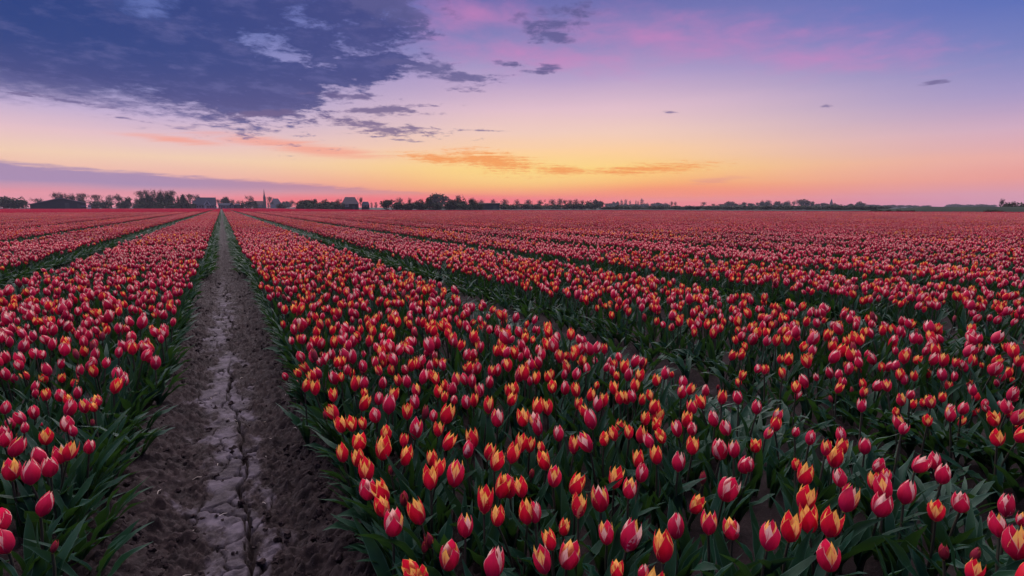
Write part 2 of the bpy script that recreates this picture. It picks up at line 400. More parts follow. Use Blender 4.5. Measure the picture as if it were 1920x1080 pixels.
def tube(pts, rads, n):
    pts = np.asarray(pts, float); T = np.gradient(pts, axis=0); T /= np.linalg.norm(T, axis=1)[:, None] + 1e-9
    ref = np.where(np.abs(T[:, 2:3]) > .9, [[1., 0, 0]], [[0, 0, 1.]])
    X = np.cross(ref, T); X /= np.linalg.norm(X, axis=1)[:, None] + 1e-9; Y = np.cross(T, X)
    a = np.linspace(0, 2 * np.pi, n, endpoint=False)
    V = (pts[:, None] + np.asarray(rads)[:, None, None] * (X[:, None] * np.cos(a)[None, :, None] + Y[:, None] * np.sin(a)[None, :, None])).reshape(-1, 3)
    Q = []
    for j in range(len(pts) - 1):
        for i in range(n): Q.append([j * n + i, j * n + (i + 1) % n, (j + 1) * n + (i + 1) % n, (j + 1) * n + i])
    return V, np.array(Q, np.int32), np.zeros((len(V), 2)) + .5
def rz(a): c, s = math.cos(a), math.sin(a); return np.array([[c, -s, 0], [s, c, 0], [0, 0, 1.]])

def tag(o, label=None, cat=None, group=None, kind=None):
    if label: o['label'] = label
    if cat: o['category'] = cat
    if group: o['group'] = group
    if kind: o['kind'] = kind
    return o
def link(name, data, parent=None, mw=None):
    o = bpy.data.objects.new(name, data); C.objects.link(o)
    if parent is not None: o.parent = parent
    if mw is not None: o.matrix_basis = mw
    return o

# ------------------------------------------------------------------ layout of the field
PITCH_B, F0 = 2.05, -0.02                  # bed pitch and the middle of the main path
GAP_MAIN, GAP = 0.305, 0.335                # half width without flowers, main path / the other furrows
BED_Z = 0.05
WIDE = 27                                  # furrow number of the wide wheel track far right
def y_end(x):
    return np.interp(x, [25, 33, 41, 79, 90, 102, 108], [305, 125, 108, 84, 48, 28, -8])
def bed_range(k):                          # bed k lies between furrow k and k + 1
    a = F0 + PITCH_B * k + (GAP_MAIN if k == 0 else GAP + (0.35 if k == WIDE else 0))
    b = F0 + PITCH_B * (k + 1) - (GAP_MAIN if k == -1 else GAP + (0.35 if k + 1 == WIDE else 0))
    return a, b
def soil_z(x):
    x = np.asarray(x, float); k = np.round((x - F0) / PITCH_B); d = np.abs(x - F0 - k * PITCH_B)
    t = np.clip((d - .12) / .22, 0, 1); t = t * t * (3 - 2 * t)
    return -0.012 * (1 - t) + BED_Z * t

def vnoise(x, y, seed):
    """smooth value noise, arrays in, about -1..1"""
    xi, yi = np.floor(x).astype(np.int64), np.floor(y).astype(np.int64); xf, yf = x - xi, y - yi
    def h(a, b):
        n = (a * 374761393 + b * 668265263 + seed * 974711) & 0xffffffff
        n = ((n ^ (n >> 13)) * 1274126177) & 0xffffffff
        return ((n ^ (n >> 16)) & 0xffff) / 32767.5 - 1
    u, v = xf * xf * (3 - 2 * xf), yf * yf * (3 - 2 * yf)
    return (h(xi, yi) * (1 - u) + h(xi + 1, yi) * u) * (1 - v) + (h(xi, yi + 1) * (1 - u) + h(xi + 1, yi + 1) * u) * v
def fbm(x, y, seed, o=4):
    r, a = 0, 1.0
    for i in range(o): r = r + a * vnoise(x * 2 ** i, y * 2 ** i, seed + i); a *= .5
    return r
def cracks(x, y, cell, seed):
    """distance to the border between irregular plates"""
    gx, gy = np.floor(x / cell).astype(np.int64), np.floor(y / cell).astype(np.int64)
    d1 = np.full(x.shape, 9.); d2 = np.full(x.shape, 9.)
    for i in (-1, 0, 1):
        for j in (-1, 0, 1):
            cx_, cy_ = gx + i, gy + j
            n = (cx_ * 73856093 ^ cy_ * 19349663 ^ seed * 83492791) & 0xffffffff
            n = ((n ^ (n >> 13)) * 1274126177) & 0xffffffff
            px = (cx_ + ((n & 0xffff) / 65535)) * cell; py = (cy_ + ((n >> 16) / 65535)) * cell
            d = np.hypot(x - px, y - py)
            d2 = np.minimum(d2, np.maximum(d1, d)); d1 = np.minimum(d1, d)
    return d2 - d1

# the path, finely modelled near the camera
def make_path():
    ys = [0.55]
    while ys[-1] < 300: ys.append(ys[-1] + max(.004, .0034 * ys[-1]) * (1 if ys[-1] < 16 else 6))
    ys = np.array(ys)
    xs = np.concatenate([np.arange(-.60, -.24, .009), np.arange(-.24, .16, .0045), np.arange(.16, .56, .009)]) + F0
    X, Y = np.meshgrid(xs, ys); x, y = X.ravel(), Y.ravel()
    z = soil_z(x)
    wx = x + .05 * fbm(x * 7, y * 5, 3, 4); wy = y + .05 * fbm(x * 7 + 40, y * 5, 5, 4)
    mid = -.072 + .03 * vnoise(y * 1.1, y * 0 + .5, 7) + .02 * vnoise(y * 4, y * 0, 8)
    hw = .130 + .035 * vnoise(y * 1.7, y * 0, 9)
    cr = np.clip(1.15 - np.abs(x - mid) / hw + .55 * fbm(x * 14, y * 8, 12, 5), 0, 1) * np.clip(1 - (y - 3) / 9, .25, 1)
    cr = cr * cr * (3 - 2 * cr)
    ck = cracks(wx * 1.3, wy, .17, 4); ck2 = cracks(wx + 3, wy * 1.1, .12, 9)
    main = np.abs(x - (-.022 + .026 * vnoise(y * 3.1, y * 0 + 3, 21) + .020 * vnoise(y * 9, y * 0 + 3, 22) + .006 * vnoise(y * 37, y * 0, 23)))
    mw = .0052 + .0035 * vnoise(y * 5, y * 0 + 9, 30)
    crk = np.exp(-(main / np.maximum(mw, .004)) ** 2) * np.clip(.55 + 1.1 * vnoise(y * 2.3, y * 0 + 2, 33) + .5 * vnoise(y * 9, y * 0 + 2, 34), .0, 1); crk2 = np.exp(-(ck / .0055) ** 2) * (vnoise(wx * 4, wy * 4, 71) > -.55) * np.clip(cr * 1.8 - .05, 0, 1)
    depth = .045 * crk + .030 * crk2
    depth += .008 * np.exp(-(ck2 / .008) ** 2) * cr * (vnoise(wx * 3, wy * 3, 31) > 0)
    lumps = .5 * np.abs(fbm(x * 16, y * 16, 14, 4)) + .5 * np.abs(fbm(x * 45, y * 45, 18, 3))
    rough = (1 - cr)
    z = z + rough * (.046 * (lumps - .38) + .010 * fbm(x * 3, y * 3, 16, 2)) + cr * (.003 + .004 * fbm(x * 14, y * 14, 15, 4) + .0025 * fbm(x * 70, y * 70, 19, 2)) - depth
    z = z + .006 * fbm(x * 2, y * 1.2, 17, 2)
    nx = len(xs)
    me = quad_mesh('path', np.stack([x, y, z], 1), grid_q(nx - 1, len(ys) - 1), [SOIL], attr={'crust': cr * (1 - np.clip(crk * 1.3 + crk2, 0, 1))}, smooth=True)
    return tag(link('path', me), 'cracked bare earth path running straight between the tulip beds', kind='structure')
make_path()
def make_soil():
    ks = np.arange(-52, 55)
    offs = np.array([-.9, -.62, -.36, -.22, -.1, 0, .1, .22, .36, .62, .9])
    xs = np.sort((F0 + ks[:, None] * PITCH_B + offs[None]).ravel())
    ys = [-4.0]
    while ys[-1] < 306: ys.append(ys[-1] + max(.07, .05 * abs(ys[-1])))
    ys = np.array(ys); X, Y = np.meshgrid(xs, ys); x, y = X.ravel(), Y.ravel()
    z = soil_z(x) + .012 * fbm(x * 6, y * 6, 44, 3) * (np.hypot(x, y) < 30)
    z = np.where(np.abs(x - F0) < .45, -.09, z)
    Q = grid_q(len(xs) - 1, len(ys) - 1)
    cxy = np.stack([x[Q].mean(1), y[Q].mean(1)], 1)
    Q = Q[cxy[:, 1] < y_end(cxy[:, 0]) + .5]
    cr = (soil_z(x) < .02) * .3
    me = quad_mesh('field_soil', np.stack([x, y, z], 1), Q, [SOIL], attr={'crust': cr})
    tag(link('field_soil', me), 'dark soil of the tulip beds with furrows between', kind='structure')
make_soil()
S = 1700.0
me = quad_mesh('ground', np.array([[-S, -S, -.13], [S, -S, -.13], [S, S, -.13], [-S, S, -.13]]), np.array([[0, 1, 2, 3]]), [GRASS], smooth=False)
tag(link('ground', me), 'flat dark green meadow beyond the tulip field', kind='structure')

# clods and straw on the path
def make_clods():
    g = Geo(); r = np.random.default_rng(5)
    ico = np.array([[1, 0, 0], [-1, 0, 0], [0, 1, 0], [0, -1, 0], [0, 0, 1], [0, 0, -1]], float)
    tri = np.array([[0, 2, 4, 4], [2, 1, 4, 4], [1, 3, 4, 4], [3, 0, 4, 4]])
    V8 = np.array([[math.cos(a) * c, math.sin(a) * c, s] for c, s in ((.85, -.4), (1, .15), (.62, .72)) for a in np.linspace(0, 2 * np.pi, 6, endpoint=False)] + [[0, 0, 1.]])
    Q8 = [[j * 6 + i, j * 6 + (i + 1) % 6, (j + 1) * 6 + (i + 1) % 6, (j + 1) * 6 + i] for j in (0, 1) for i in range(6)] + [[12 + i, 12 + i + 1, 12 + (i + 2) % 6, 18] for i in (0, 2, 4)]
    Q8 = np.array(Q8, np.int32)
    for _ in range(3200):
        y = 0.8 * math.exp(r.uniform(0, 2.6)); side = -1 if r.random() < .45 else 1
        x = F0 + (side * abs(r.normal(.25, .09)) if r.random() < .92 else r.normal(-.03, .1))
        if abs(x - F0) > .5: continue
        s = .0035 + .013 * r.random() ** 4
        V = V8 * s * r.uniform(.6, 1.2, 3) * (1 + .25 * r.normal(size=(len(V8), 1)))
        V = V @ rz(r.uniform(0, 6.3)).T
        g.add(V + [x, y, float(soil_z(x)) + s * .2], Q8, np.zeros((len(V8), 2)), 0)
    tag(link('clods', g.mesh('clods', [CLOD], False)), 'crumbled dark soil clods along the path', kind='stuff')
    g = Geo()
    for _ in range(60):
        y = 0.9 * math.exp(r.uniform(0, 2.3)); x = F0 + r.normal(0.05, .2); l = r.uniform(.008, .03); a = r.uniform(0, 6.28)
        z = float(soil_z(x)) + .012
        p = np.array([[x, y, z], [x + l * .5 * math.cos(a), y + l * .5 * math.sin(a), z + .004], [x + l * math.cos(a + .2), y + l * math.sin(a + .2), z]])
        g.add(*tube(p, [.0011, .0012, .0008], 4), 0)
    tag(link('straw', g.mesh('straw', [STRAW])), 'pale bits of straw scattered on the path soil', kind='stuff')
make_clods()

# ------------------------------------------------------------------ tulips
MATS = [STEM, LEAF, PETAL['y', 'outer'], PETAL['y', 'inner'], PETAL['c', 'outer'], PETAL['c', 'inner'], PETAL['b', 'outer'], PETAL['b', 'inner'], PISTIL]
MI = {'y': (2, 3), 'c': (4, 5), 'b': (6, 7)}
FH_, FR_ = 0.078, 0.0224                   # flower height and radius
def plant_geo(r, lod, col, opening, leaves=3, flower=True, lean=None, out=None, hscale=1.0, splay=1.0):
    """a whole plant; out = direction in which the leaves lie over (towards a furrow) or None"""
    g = Geo()
    sl = r.uniform(.165, .225) * hscale
    la = r.uniform(0, 6.28) if out is None else out + r.normal(0, .7)
    lm = abs(r.normal(0, .12)) if lean is None else lean
    bx = np.array([math.cos(la), math.sin(la)])
    n = (5, 3, 2, 1)[lod]
    t = np.linspace(0, 1, n + 1)
    pts = np.stack([bx[0] * sl * lm * t ** 1.6, bx[1] * sl * lm * t ** 1.6, sl * t], 1)
    if flower:
        if lod < 3: g.add(*tube(pts, .0038 - .0008 * t, (6, 4, 3)[lod]), 0)
        nu, nv = ((4, 7), (2, 4), (2, 2), (1, 2))[lod]
        ax = Vector((pts[-1] - pts[-2]).tolist()).normalized()
        ax = (ax + Vector(r.normal(0, .15, 3).tolist())).normalized()
        rot = np.array(Vector((0, 0, 1)).rotation_difference(ax).to_matrix())
        s = float(np.clip(r.normal(.87, .09), .60, 1.08)); bud = col == 'b'
        H, Rm = FH_ * s * (.85 if bud else 1), FR_ * s * (.62 if bud else r.uniform(.88, 1.10))
        a0 = r.uniform(0, 6.28)
        for kind, no, da in (('inner', 3, R(60)), ('outer', 3, 0)):
            if lod == 3 and kind == 'inner': continue
            for i in range(no):
                V, Q, U = petal(nu, nv, kind, max(0, opening + r.normal(0, .05)), H, Rm, r)
                if lod == 3: U = U * [.86, 1] + [.07, 0]
                if lod == 2: U = U * ([.9, 1] if kind == 'outer' else [.62, 1]) + ([.05, 0] if kind == 'outer' else [.19, 0])
                g.add((V @ rz(a0 + da + i * R(120)).T) @ rot.T + pts[-1], Q, U, MI[col][0 if kind == 'outer' else 1])
    nl = leaves if lod < 3 else 2
    for i in range(nl):
        an = (r.uniform(0, 6.28) if out is None or r.random() < .35 else out + r.normal(0, .6))
        a0, a1 = r.uniform(.06, .40), r.uniform(.1, 1.0)
        if out is not None: a0, a1 = r.uniform(.3, .75) * splay, r.uniform(.5, 1.4) * splay
        nu, nv = ((2, 8), (2, 5), (1, 3), (1, 2))[lod]
        V, Q, U = leaf(nu, nv, r.uniform(.16, .27) * hscale, r.uniform(.018, .042), a0, a1, r, r.normal(0, .5))
        g.add(V @ rz(an).T + [0, 0, .0], Q, U, 1)
    return g
def pick(r, x=0.0):
    """edge colour and opening of one flower"""
    p_c = .88 if x == -1 else .76 if x < 0 else .52
    t = r.random()
    if t < .03: return 'b', .0
    if t < .03 + p_c: return 'c', float(np.clip(r.normal(.22, .15), 0, .7))
    return 'y', float(np.clip(r.normal(.56, .18), .1, .95))
def scatter(r, x0, x1, y0, y1, dens, drop=.1):
    s = 1 / math.sqrt(dens); out_ = []
    nx, ny = max(1, int(round((x1 - x0) / s))), max(1, int(round((y1 - y0) / s)))
    for i in range(nx):
        for j in range(ny):
            if r.random() < drop: continue
            out_.append((x0 + (i + .5 + r.uniform(-.42, .42)) * (x1 - x0) / nx, y0 + (j + .5 + r.uniform(-.42, .42)) * (y1 - y0) / ny))
    return out_

variants = bpy.data.collections.new('tulip_variants')      # sources for the instancing; not linked to the scene
n_var = 0
def add_variant(me):
    global n_var
    o = bpy.data.objects.new('tulip_source.%03d' % n_var, me); variants.objects.link(o); n_var += 1
    return n_var - 1
# near plants, one point each
rv = np.random.default_rng(21)
PLANT = {'y': [], 'c': [], 'b': [], 'leaves': [], 'edge': [], 'upright': []}
for i in range(14): PLANT['y'].append(add_variant(plant_geo(rv, 0, 'y', float(np.clip(rv.normal(.56, .18), .1, .95))).mesh('tulip_plant', MATS)))
for i in range(12): PLANT['c'].append(add_variant(plant_geo(rv, 0, 'c', float(np.clip(rv.normal(.22, .15), 0, .6))).mesh('tulip_plant', MATS)))
for i in range(3): PLANT['b'].append(add_variant(plant_geo(rv, 0, 'b', 0).mesh('tulip_plant', MATS)))
for i in range(8): PLANT['leaves'].append(add_variant(plant_geo(rv, 0, 'y', 0, leaves=4, flower=False).mesh('tulip_plant', MATS)))
for i in range(8): PLANT['edge'].append(add_variant(plant_geo(rv, 0, 'y', 0, leaves=4, flower=False, out=0.0).mesh('tulip_plant', MATS)))
for i in range(6): PLANT['upright'].append(add_variant(plant_geo(rv, 0, 'y', 0, leaves=4, flower=False, out=0.0, splay=.78).mesh('tulip_plant', MATS)))
# bed pieces for the distance
BW, BL = 1.40, 2.0
def bed_piece(lod, seed):
    r = np.random.default_rng(seed); g = Geo()
    lib = [plant_geo(r, lod, *(lambda t: (t[0], t[1]))(pick(r, -1)), leaves=(3, 3, 3, 2)[lod]) for _ in range(26)]
    edge = [plant_geo(r, lod, *(lambda t: (t[0], t[1]))(pick(r, -1)), leaves=4, out=0.0) for _ in range(10)]
    for x, y in scatter(r, -BW / 2, BW / 2, -BL / 2, BL / 2, 112, .08):
        s = r.uniform(.88, 1.12); d = BW / 2 - abs(x)
        if d < .05:
            q_ = edge[r.integers(len(edge))]; a = (0 if x > 0 else math.pi) + r.normal(0, .25)
        else:
            q_ = lib[r.integers(len(lib))]; a = r.uniform(0, 6.28)
        g.join(q_, rz(a) * s, np.array([x, y, 0]))
    if lod < 3:
        for sgn in (-1, 1):
            for y in np.arange(-BL / 2, BL / 2, .03):
                q_ = plant_geo(r, lod, 'y', 0, leaves=3, flower=False, out=0.0)
                g.join(q_, rz((0 if sgn > 0 else math.pi) + r.normal(0, .4)), np.array([sgn * (BW / 2 + abs(r.normal(0, .045))), y, -.006]))
    return add_variant(g.mesh('tulip_bed_piece', MATS))
PIECE = {lod: [bed_piece(lod, 100 * lod + i) for i in range(n)] for lod, n in ((1, 5), (2, 6), (3, 8))}

# ---- the nearest tulips, read off the photograph: x, y, height (pixels), look
NEAR = []
def block(ox, oy, k, text):
    for it in text.split():
        f = it.split(',')
        NEAR.append((ox + float(f[0]) / k, oy + float(f[1]) / k, float(f[2]) / k if f[2] else 0, f[3]))
block(600, 800, 3.8575, '''170,190,140,o 280,95,160,o 283,225,140,o 445,155,180,o 600,100,100,o 610,210,150,o 815,230,130,o 800,375,170,o 852,300,130,o
900,105,140,o 965,340,200,s 1065,165,135,c 1110,90,150,o 1210,180,130,o 1260,240,160,o 1380,195,150,o 1440,120,150,o 1515,130,120,o 335,310,180,o
355,435,180,c 475,460,180,o 470,570,170,o 530,680,220,s 730,615,190,o 515,310,70,b 608,500,160,b 1050,720,170,s 810,800,160,b 752,850,130,b 1185,540,190,o
1285,640,160,o 1300,430,180,o 1375,430,180,s 1465,440,150,o 1500,620,180,o 930,910,240,s 695,1010,180,o 745,1075,130,o 1240,990,230,c 1525,330,100,b''')
block(1000, 800, 3.8575, '''185,50,120,c 290,140,130,o 415,105,160,s 520,70,130,o 595,50,110,o 690,40,110,o 775,60,130,o 860,100,120,c 940,60,120,o 895,205,140,o
760,240,130,o 775,330,150,c 1050,255,150,c 1150,135,140,o 1355,150,180,c 1455,165,130,s 1510,260,150,c 95,240,150,o 65,150,90,o 145,360,160,s 285,410,170,o 325,580,170,o
490,520,200,s 585,370,160,o 690,440,160,s 15,620,160,c 215,720,130,o 535,770,170,s 675,790,230,s 945,870,230,o 1030,720,190,c 1155,550,150,o 1270,700,170,s
1445,725,180,s 1380,420,220,c 1225,365,120,b 140,820,150,o 241,910,230,s 90,970,200,s 603,1030,150,o 795,1060,120,c''')
block(1400, 800, 3.692, '''130,40,90,s 335,30,80,c 435,75,110,c 60,125,110,o 665,60,110,c 545,150,110,o 605,210,150,o 650,140,120,o 820,135,120,c 900,260,120,c
1170,245,140,c 1310,240,120,c 1355,325,150,c 1485,515,160,c 1315,580,150,o 1095,455,170,c 965,430,180,s 890,380,130,o 920,535,180,c 970,340,90,s 660,350,140,c 680,500,190,s
395,325,160,o 340,260,90,o 390,490,180,o 300,700,200,o 440,650,190,o 570,665,200,o 150,760,200,s 575,890,220,s 1735,65,120,o 1880,40,90,o 1075,10,90,c 1800,550,160,c 1760,690,160,s
1880,810,230,s 1905,640,110,s 1375,850,150,b 1570,870,140,b 1560,1000,150,o 20,260,110,c''')
block(0, 800, 3.8575, '''25,90,120,c 75,150,150,s 325,70,130,o 170,10,80,c 530,30,90,c 478,180,140,o 435,200,140,s 295,215,150,c 357,282,165,c 75,305,170,s 215,335,180,c
637,140,115,c 280,570,170,c 50,810,210,c 370,860,80,b''')
block(0, 600, 4.909, '''75,425,110,s 240,375,160,c 320,400,120,o 415,385,120,o 535,400,110,o 580,450,110,o 695,405,95,c 890,465,140,o 1035,440,110,c 1175,400,110,c 1070,510,120,c
80,540,150,s 175,585,130,s 330,510,110,o 330,595,130,s 415,655,140,o 480,555,120,s 590,595,130,c 700,585,140,s 820,640,130,c 1000,630,120,c 905,730,120,s 865,790,110,o 780,790,140,s 640,730,120,o
615,810,170,c 290,760,160,s 220,720,110,s 355,740,80,c 35,805,130,c 110,845,110,c 150,790,90,o 210,890,140,c 215,970,130,c 610,945,170,s 670,990,150,o 850,940,70,b 30,1030,120,c''')
block(400, 560, 3.2, '''450,335,60,c 490,360,60,s 570,320,70,c 645,330,75,s 690,260,55,o 725,260,55,o 770,310,70,o 870,270,60,c 915,280,65,s 975,300,60,o 1035,290,80,o 1080,350,75,s 1110,310,60,o
1205,310,60,o 1275,320,60,c 1240,365,80,c 520,440,65,o 565,410,70,o 605,460,80,o 640,440,80,s 735,380,70,o 770,375,70,o 800,355,60,c 735,470,95,c 770,470,60,o 800,425,70,c 900,405,80,c 970,380,70,s 1000,430,70,o
1025,385,60,o 1067,430,75,o 545,520,85,o 610,535,95,o 845,510,95,o 1015,503,80,c 1115,490,75,o 1168,495,85,c 1185,400,80,o 1222,390,70,s 1252,400,70,o 1310,460,75,o 1340,480,80,o 1365,385,60,o 1385,400,65,c 1395,520,70,o
1432,540,85,c 1455,485,85,s 1515,480,80,c 1525,415,80,o 1540,350,60,o 1565,330,60,o 1665,435,75,o 1700,310,75,o 1735,310,80,o 1770,400,85,o 1825,450,110,s 1885,390,60,o 1812,325,85,o 1875,315,70,c 720,580,85,o 740,675,110,o
910,565,65,o 888,620,110,o 990,600,85,c 1070,580,95,o 1220,545,85,s 1217,620,90,c 1162,680,100,o 975,690,110,c 1385,590,70,o 1442,600,70,c 1520,618,95,c 1560,610,85,o 1600,550,90,s 1650,640,105,o 1810,540,90,o
1780,600,90,o 1705,710,120,s 1405,690,105,s 1320,700,80,c 1265,670,70,b 675,695,70,b 770,752,110,o 835,750,100,o 903,750,80,o 1860,710,115,o 1915,720,80,o 868,840,130,o 1035,800,110,o 1210,780,130,s 1345,785,90,o 1560,830,105,o 1140,850,90,o''')
block(1000, 560, 3.84, '''20,570,100,o 110,560,95,o 140,625,110,o 228,640,110,c 315,657,110,o 405,690,100,o 455,622,60,o 515,490,75,c 548,450,70,c 590,475,75,o 602,552,75,o 657,490,110,o 715,445,100,c 785,472,95,o
765,552,100,o 880,582,95,o 945,535,100,c 580,643,100,o 725,625,105,o 625,712,105,o 680,712,105,o 780,725,90,o 845,692,85,o 862,782,120,o 1080,600,100,c 1065,665,110,s 1120,650,90,o 1150,778,115,s 1217,742,110,o 1240,660,95,c
1357,710,110,o 1480,710,105,c 1610,782,110,c 1742,835,100,s 1742,905,110,o 1310,862,125,c 1398,930,125,c 1668,950,115,o 1880,937,115,c 1048,935,130,s 1095,870,120,o 1138,930,110,c 805,862,110,o 885,900,110,o 430,870,150,c
388,810,105,o 460,757,120,s 500,732,105,o 315,755,90,o 105,782,120,o 20,870,130,s 180,970,130,s 600,960,120,o 690,962,105,o 770,970,140,o 510,1000,120,o 1015,378,75,o 1340,435,60,b 1495,552,80,o 1665,512,75,o
1390,335,95,o 1465,362,80,o 1520,425,85,o 1585,400,90,c 1685,418,80,o 1740,402,85,o 1797,535,85,o 1852,535,95,s 1897,620,90,o 55,400,100,s 40,470,90,o 225,362,75,o 265,342,70,c 305,342,70,o 362,300,80,c 465,352,80,c 195,422,100,s
240,468,80,s 285,415,75,o 347,450,90,o 380,410,85,o 380,503,85,c 300,538,100,c 220,545,80,c''')
block(1400, 560, 3.692, '''345,610,95,o 625,617,80,o 720,592,65,b 800,645,75,o 800,742,95,s 595,690,70,b 130,492,75,o 420,465,85,o 472,482,95,c 525,430,85,s 610,465,75,s 665,490,80,o 712,505,95,c 812,550,110,o 915,515,90,c 935,400,85,c
690,388,75,o 765,390,80,c 812,395,75,o 1030,467,100,s 1082,520,95,s 975,600,90,s 1015,580,85,o 1075,697,95,s 1132,660,80,c 1157,595,85,o 1220,622,75,o 1037,782,75,o 1075,862,110,s 1277,712,100,s 1255,840,90,o 1330,640,100,o
1405,643,105,c 1415,802,105,s 1490,750,105,c 1500,690,85,o 1560,640,85,o 1627,670,105,c 1178,490,95,o 1280,460,85,o 1340,500,90,c 1415,520,85,o 1452,490,85,c 1540,485,80,o 1520,420,85,c 1585,355,75,c 1480,345,80,o 1370,580,90,o
1560,580,80,o 1700,472,90,c 1780,472,85,c 1665,385,60,o 1765,392,75,o 1870,372,70,c 1887,440,75,o 1765,572,90,c 1860,600,80,o 1750,660,95,c 1840,640,80,o 1805,750,105,c 1722,828,115,o 1858,812,125,s 1860,700,70,o
1740,960,125,o 1880,930,130,o 1725,602,75,c 1885,545,70,c 1900,640,80,c''')
# drop doubles where two readings overlap
near = []
for t in sorted(NEAR, key=lambda t: -t[1]):
    if all(math.hypot((t[0] - o[0]), (t[1] - o[1]) * .9) > 7.5 for o in near): near.append(t)

def place_near(t):
    """ground point, flower point, size of a tulip read off the photograph"""
    px, py, hp, look = t
    d = ray(px, py)
    h = BED_Z + .225 + rn.normal(0, .012)
    if look == 'b': h -= .05
    s = (CAM_H - h) / -d.z
    p = CAM + d * s
    a, b = proj(p + Vector((0, 0, FH_ / 2))), proj(p - Vector((0, 0, FH_ / 2)))
    size = hp / ((b[1] - a[1]) * 1.0)
    return p, min(1.1, max(.52, size))
rn = np.random.default_rng(77)
near3 = []
for t in near:
    p, s = place_near(t)
    near3.append((p, s, t))
print('mean size', np.mean([q_[1] for q_ in near3]), np.std([q_[1] for q_ in near3]))
near3.sort(key=lambda q_: (q_[0] - CAM).length)

# shared meshes for the single tulips
rs = np.random.default_rng(31)
LOOKS = {'o': ('y', (.42, .56, .66, .78, .50, .62, .86)), 's': ('c', (.26, .38, .46, .32, .54)), 'c': ('c', (.0, .08, .14, .20, .12)), 'b': ('b', (0., .02))}
SETS = {}
for lk, (colr, ops) in LOOKS.items():
    SETS[lk] = []
    for op in ops:
        one = {}
        for kind in ('outer', 'inner'):
            one[kind] = []
            for k in range(2):
                g = Geo()
                g.add(*petal(4, 7, kind, max(0, op + rs.normal(0, .04)), FH_ * (.85 if lk == 'b' else 1), FR_ * (.62 if lk == 'b' else 1), rs), 0)
                cc = colr
                if lk == 's' and kind == 'inner' and k == 0: cc = 'y'
                one[kind].append(g.mesh('petal', [PETAL[cc, kind]]))
        SETS[lk].append(one)
g = Geo(); tt = np.linspace(0, 1, 5)
g.add(*tube(np.stack([tt * 0, tt * 0, tt * .024], 1), [.004, .006, .0042, .0036, .0045], 6), 0)
PISTIL_ME = g.mesh('flower_heart', [PISTIL])
STEMS = []
for k in range(4):
    g = Geo(); t_ = np.linspace(0, 1, 6); bnd = rs.uniform(-.05, .05)
    g.add(*tube(np.stack([bnd * t_ * (1 - t_), t_ * 0, t_], 1), .0038 - .0008 * t_, 6), 0)
    STEMS.append(g.mesh('stem', [STEM]))
LEAVES, LEAVES_OUT = [], []
for k in range(14):
    g = Geo(); g.add(*leaf(3, 9, rs.uniform(.17, .27), rs.uniform(.020, .044), rs.uniform(.06, .38), rs.uniform(.1, 1.0), rs, rs.normal(0, .5)), 0)
    LEAVES.append(g.mesh('leaf', [LEAF]))
for k in range(10):
    g = Geo(); g.add(*leaf(3, 9, rs.uniform(.19, .29), rs.uniform(.022, .044), rs.uniform(.35, .75), rs.uniform(.5, 1.3), rs, rs.normal(0, .5)), 0)
    LEAVES_OUT.append(g.mesh('leaf', [LEAF]))

ORD = 'first second third fourth fifth sixth seventh eighth ninth tenth eleventh twelfth thirteenth fourteenth fifteenth sixteenth seventeenth eighteenth nineteenth twentieth'.split()
def ordinal(i): return ORD[i] if i < len(ORD) else '%dth' % (i + 1)
WORDS = {'o': 'half-open red tulip with yellow edges', 's': 'red tulip with cream slit and edges', 'c': 'closed red tulip with pale edges', 'b': 'slim unopened tulip bud'}
singles, counts = near3[:300], {}
def bed_row(x):
    if x < F0: return 'left of path', int((F0 - GAP_MAIN + .12 - x) / .2)
    if x < F0 + PITCH_B: return 'right of path', int((x - F0 - GAP_MAIN + .12) / .2)
    return 'beyond second furrow', int((x - F0 - PITCH_B - GAP + .12) / .2)
def edge_out(x):
    """direction towards the furrow for plants at a bed's edge, else None"""
    k = math.floor((x - F0) / PITCH_B); a, b = bed_range(k)
    if x < a + .10: return math.pi
    if x > b - .10: return 0.0
    return None
def near_left(p): return edge_out(p.x) == 0.0 and abs(p.x - F0) < .7
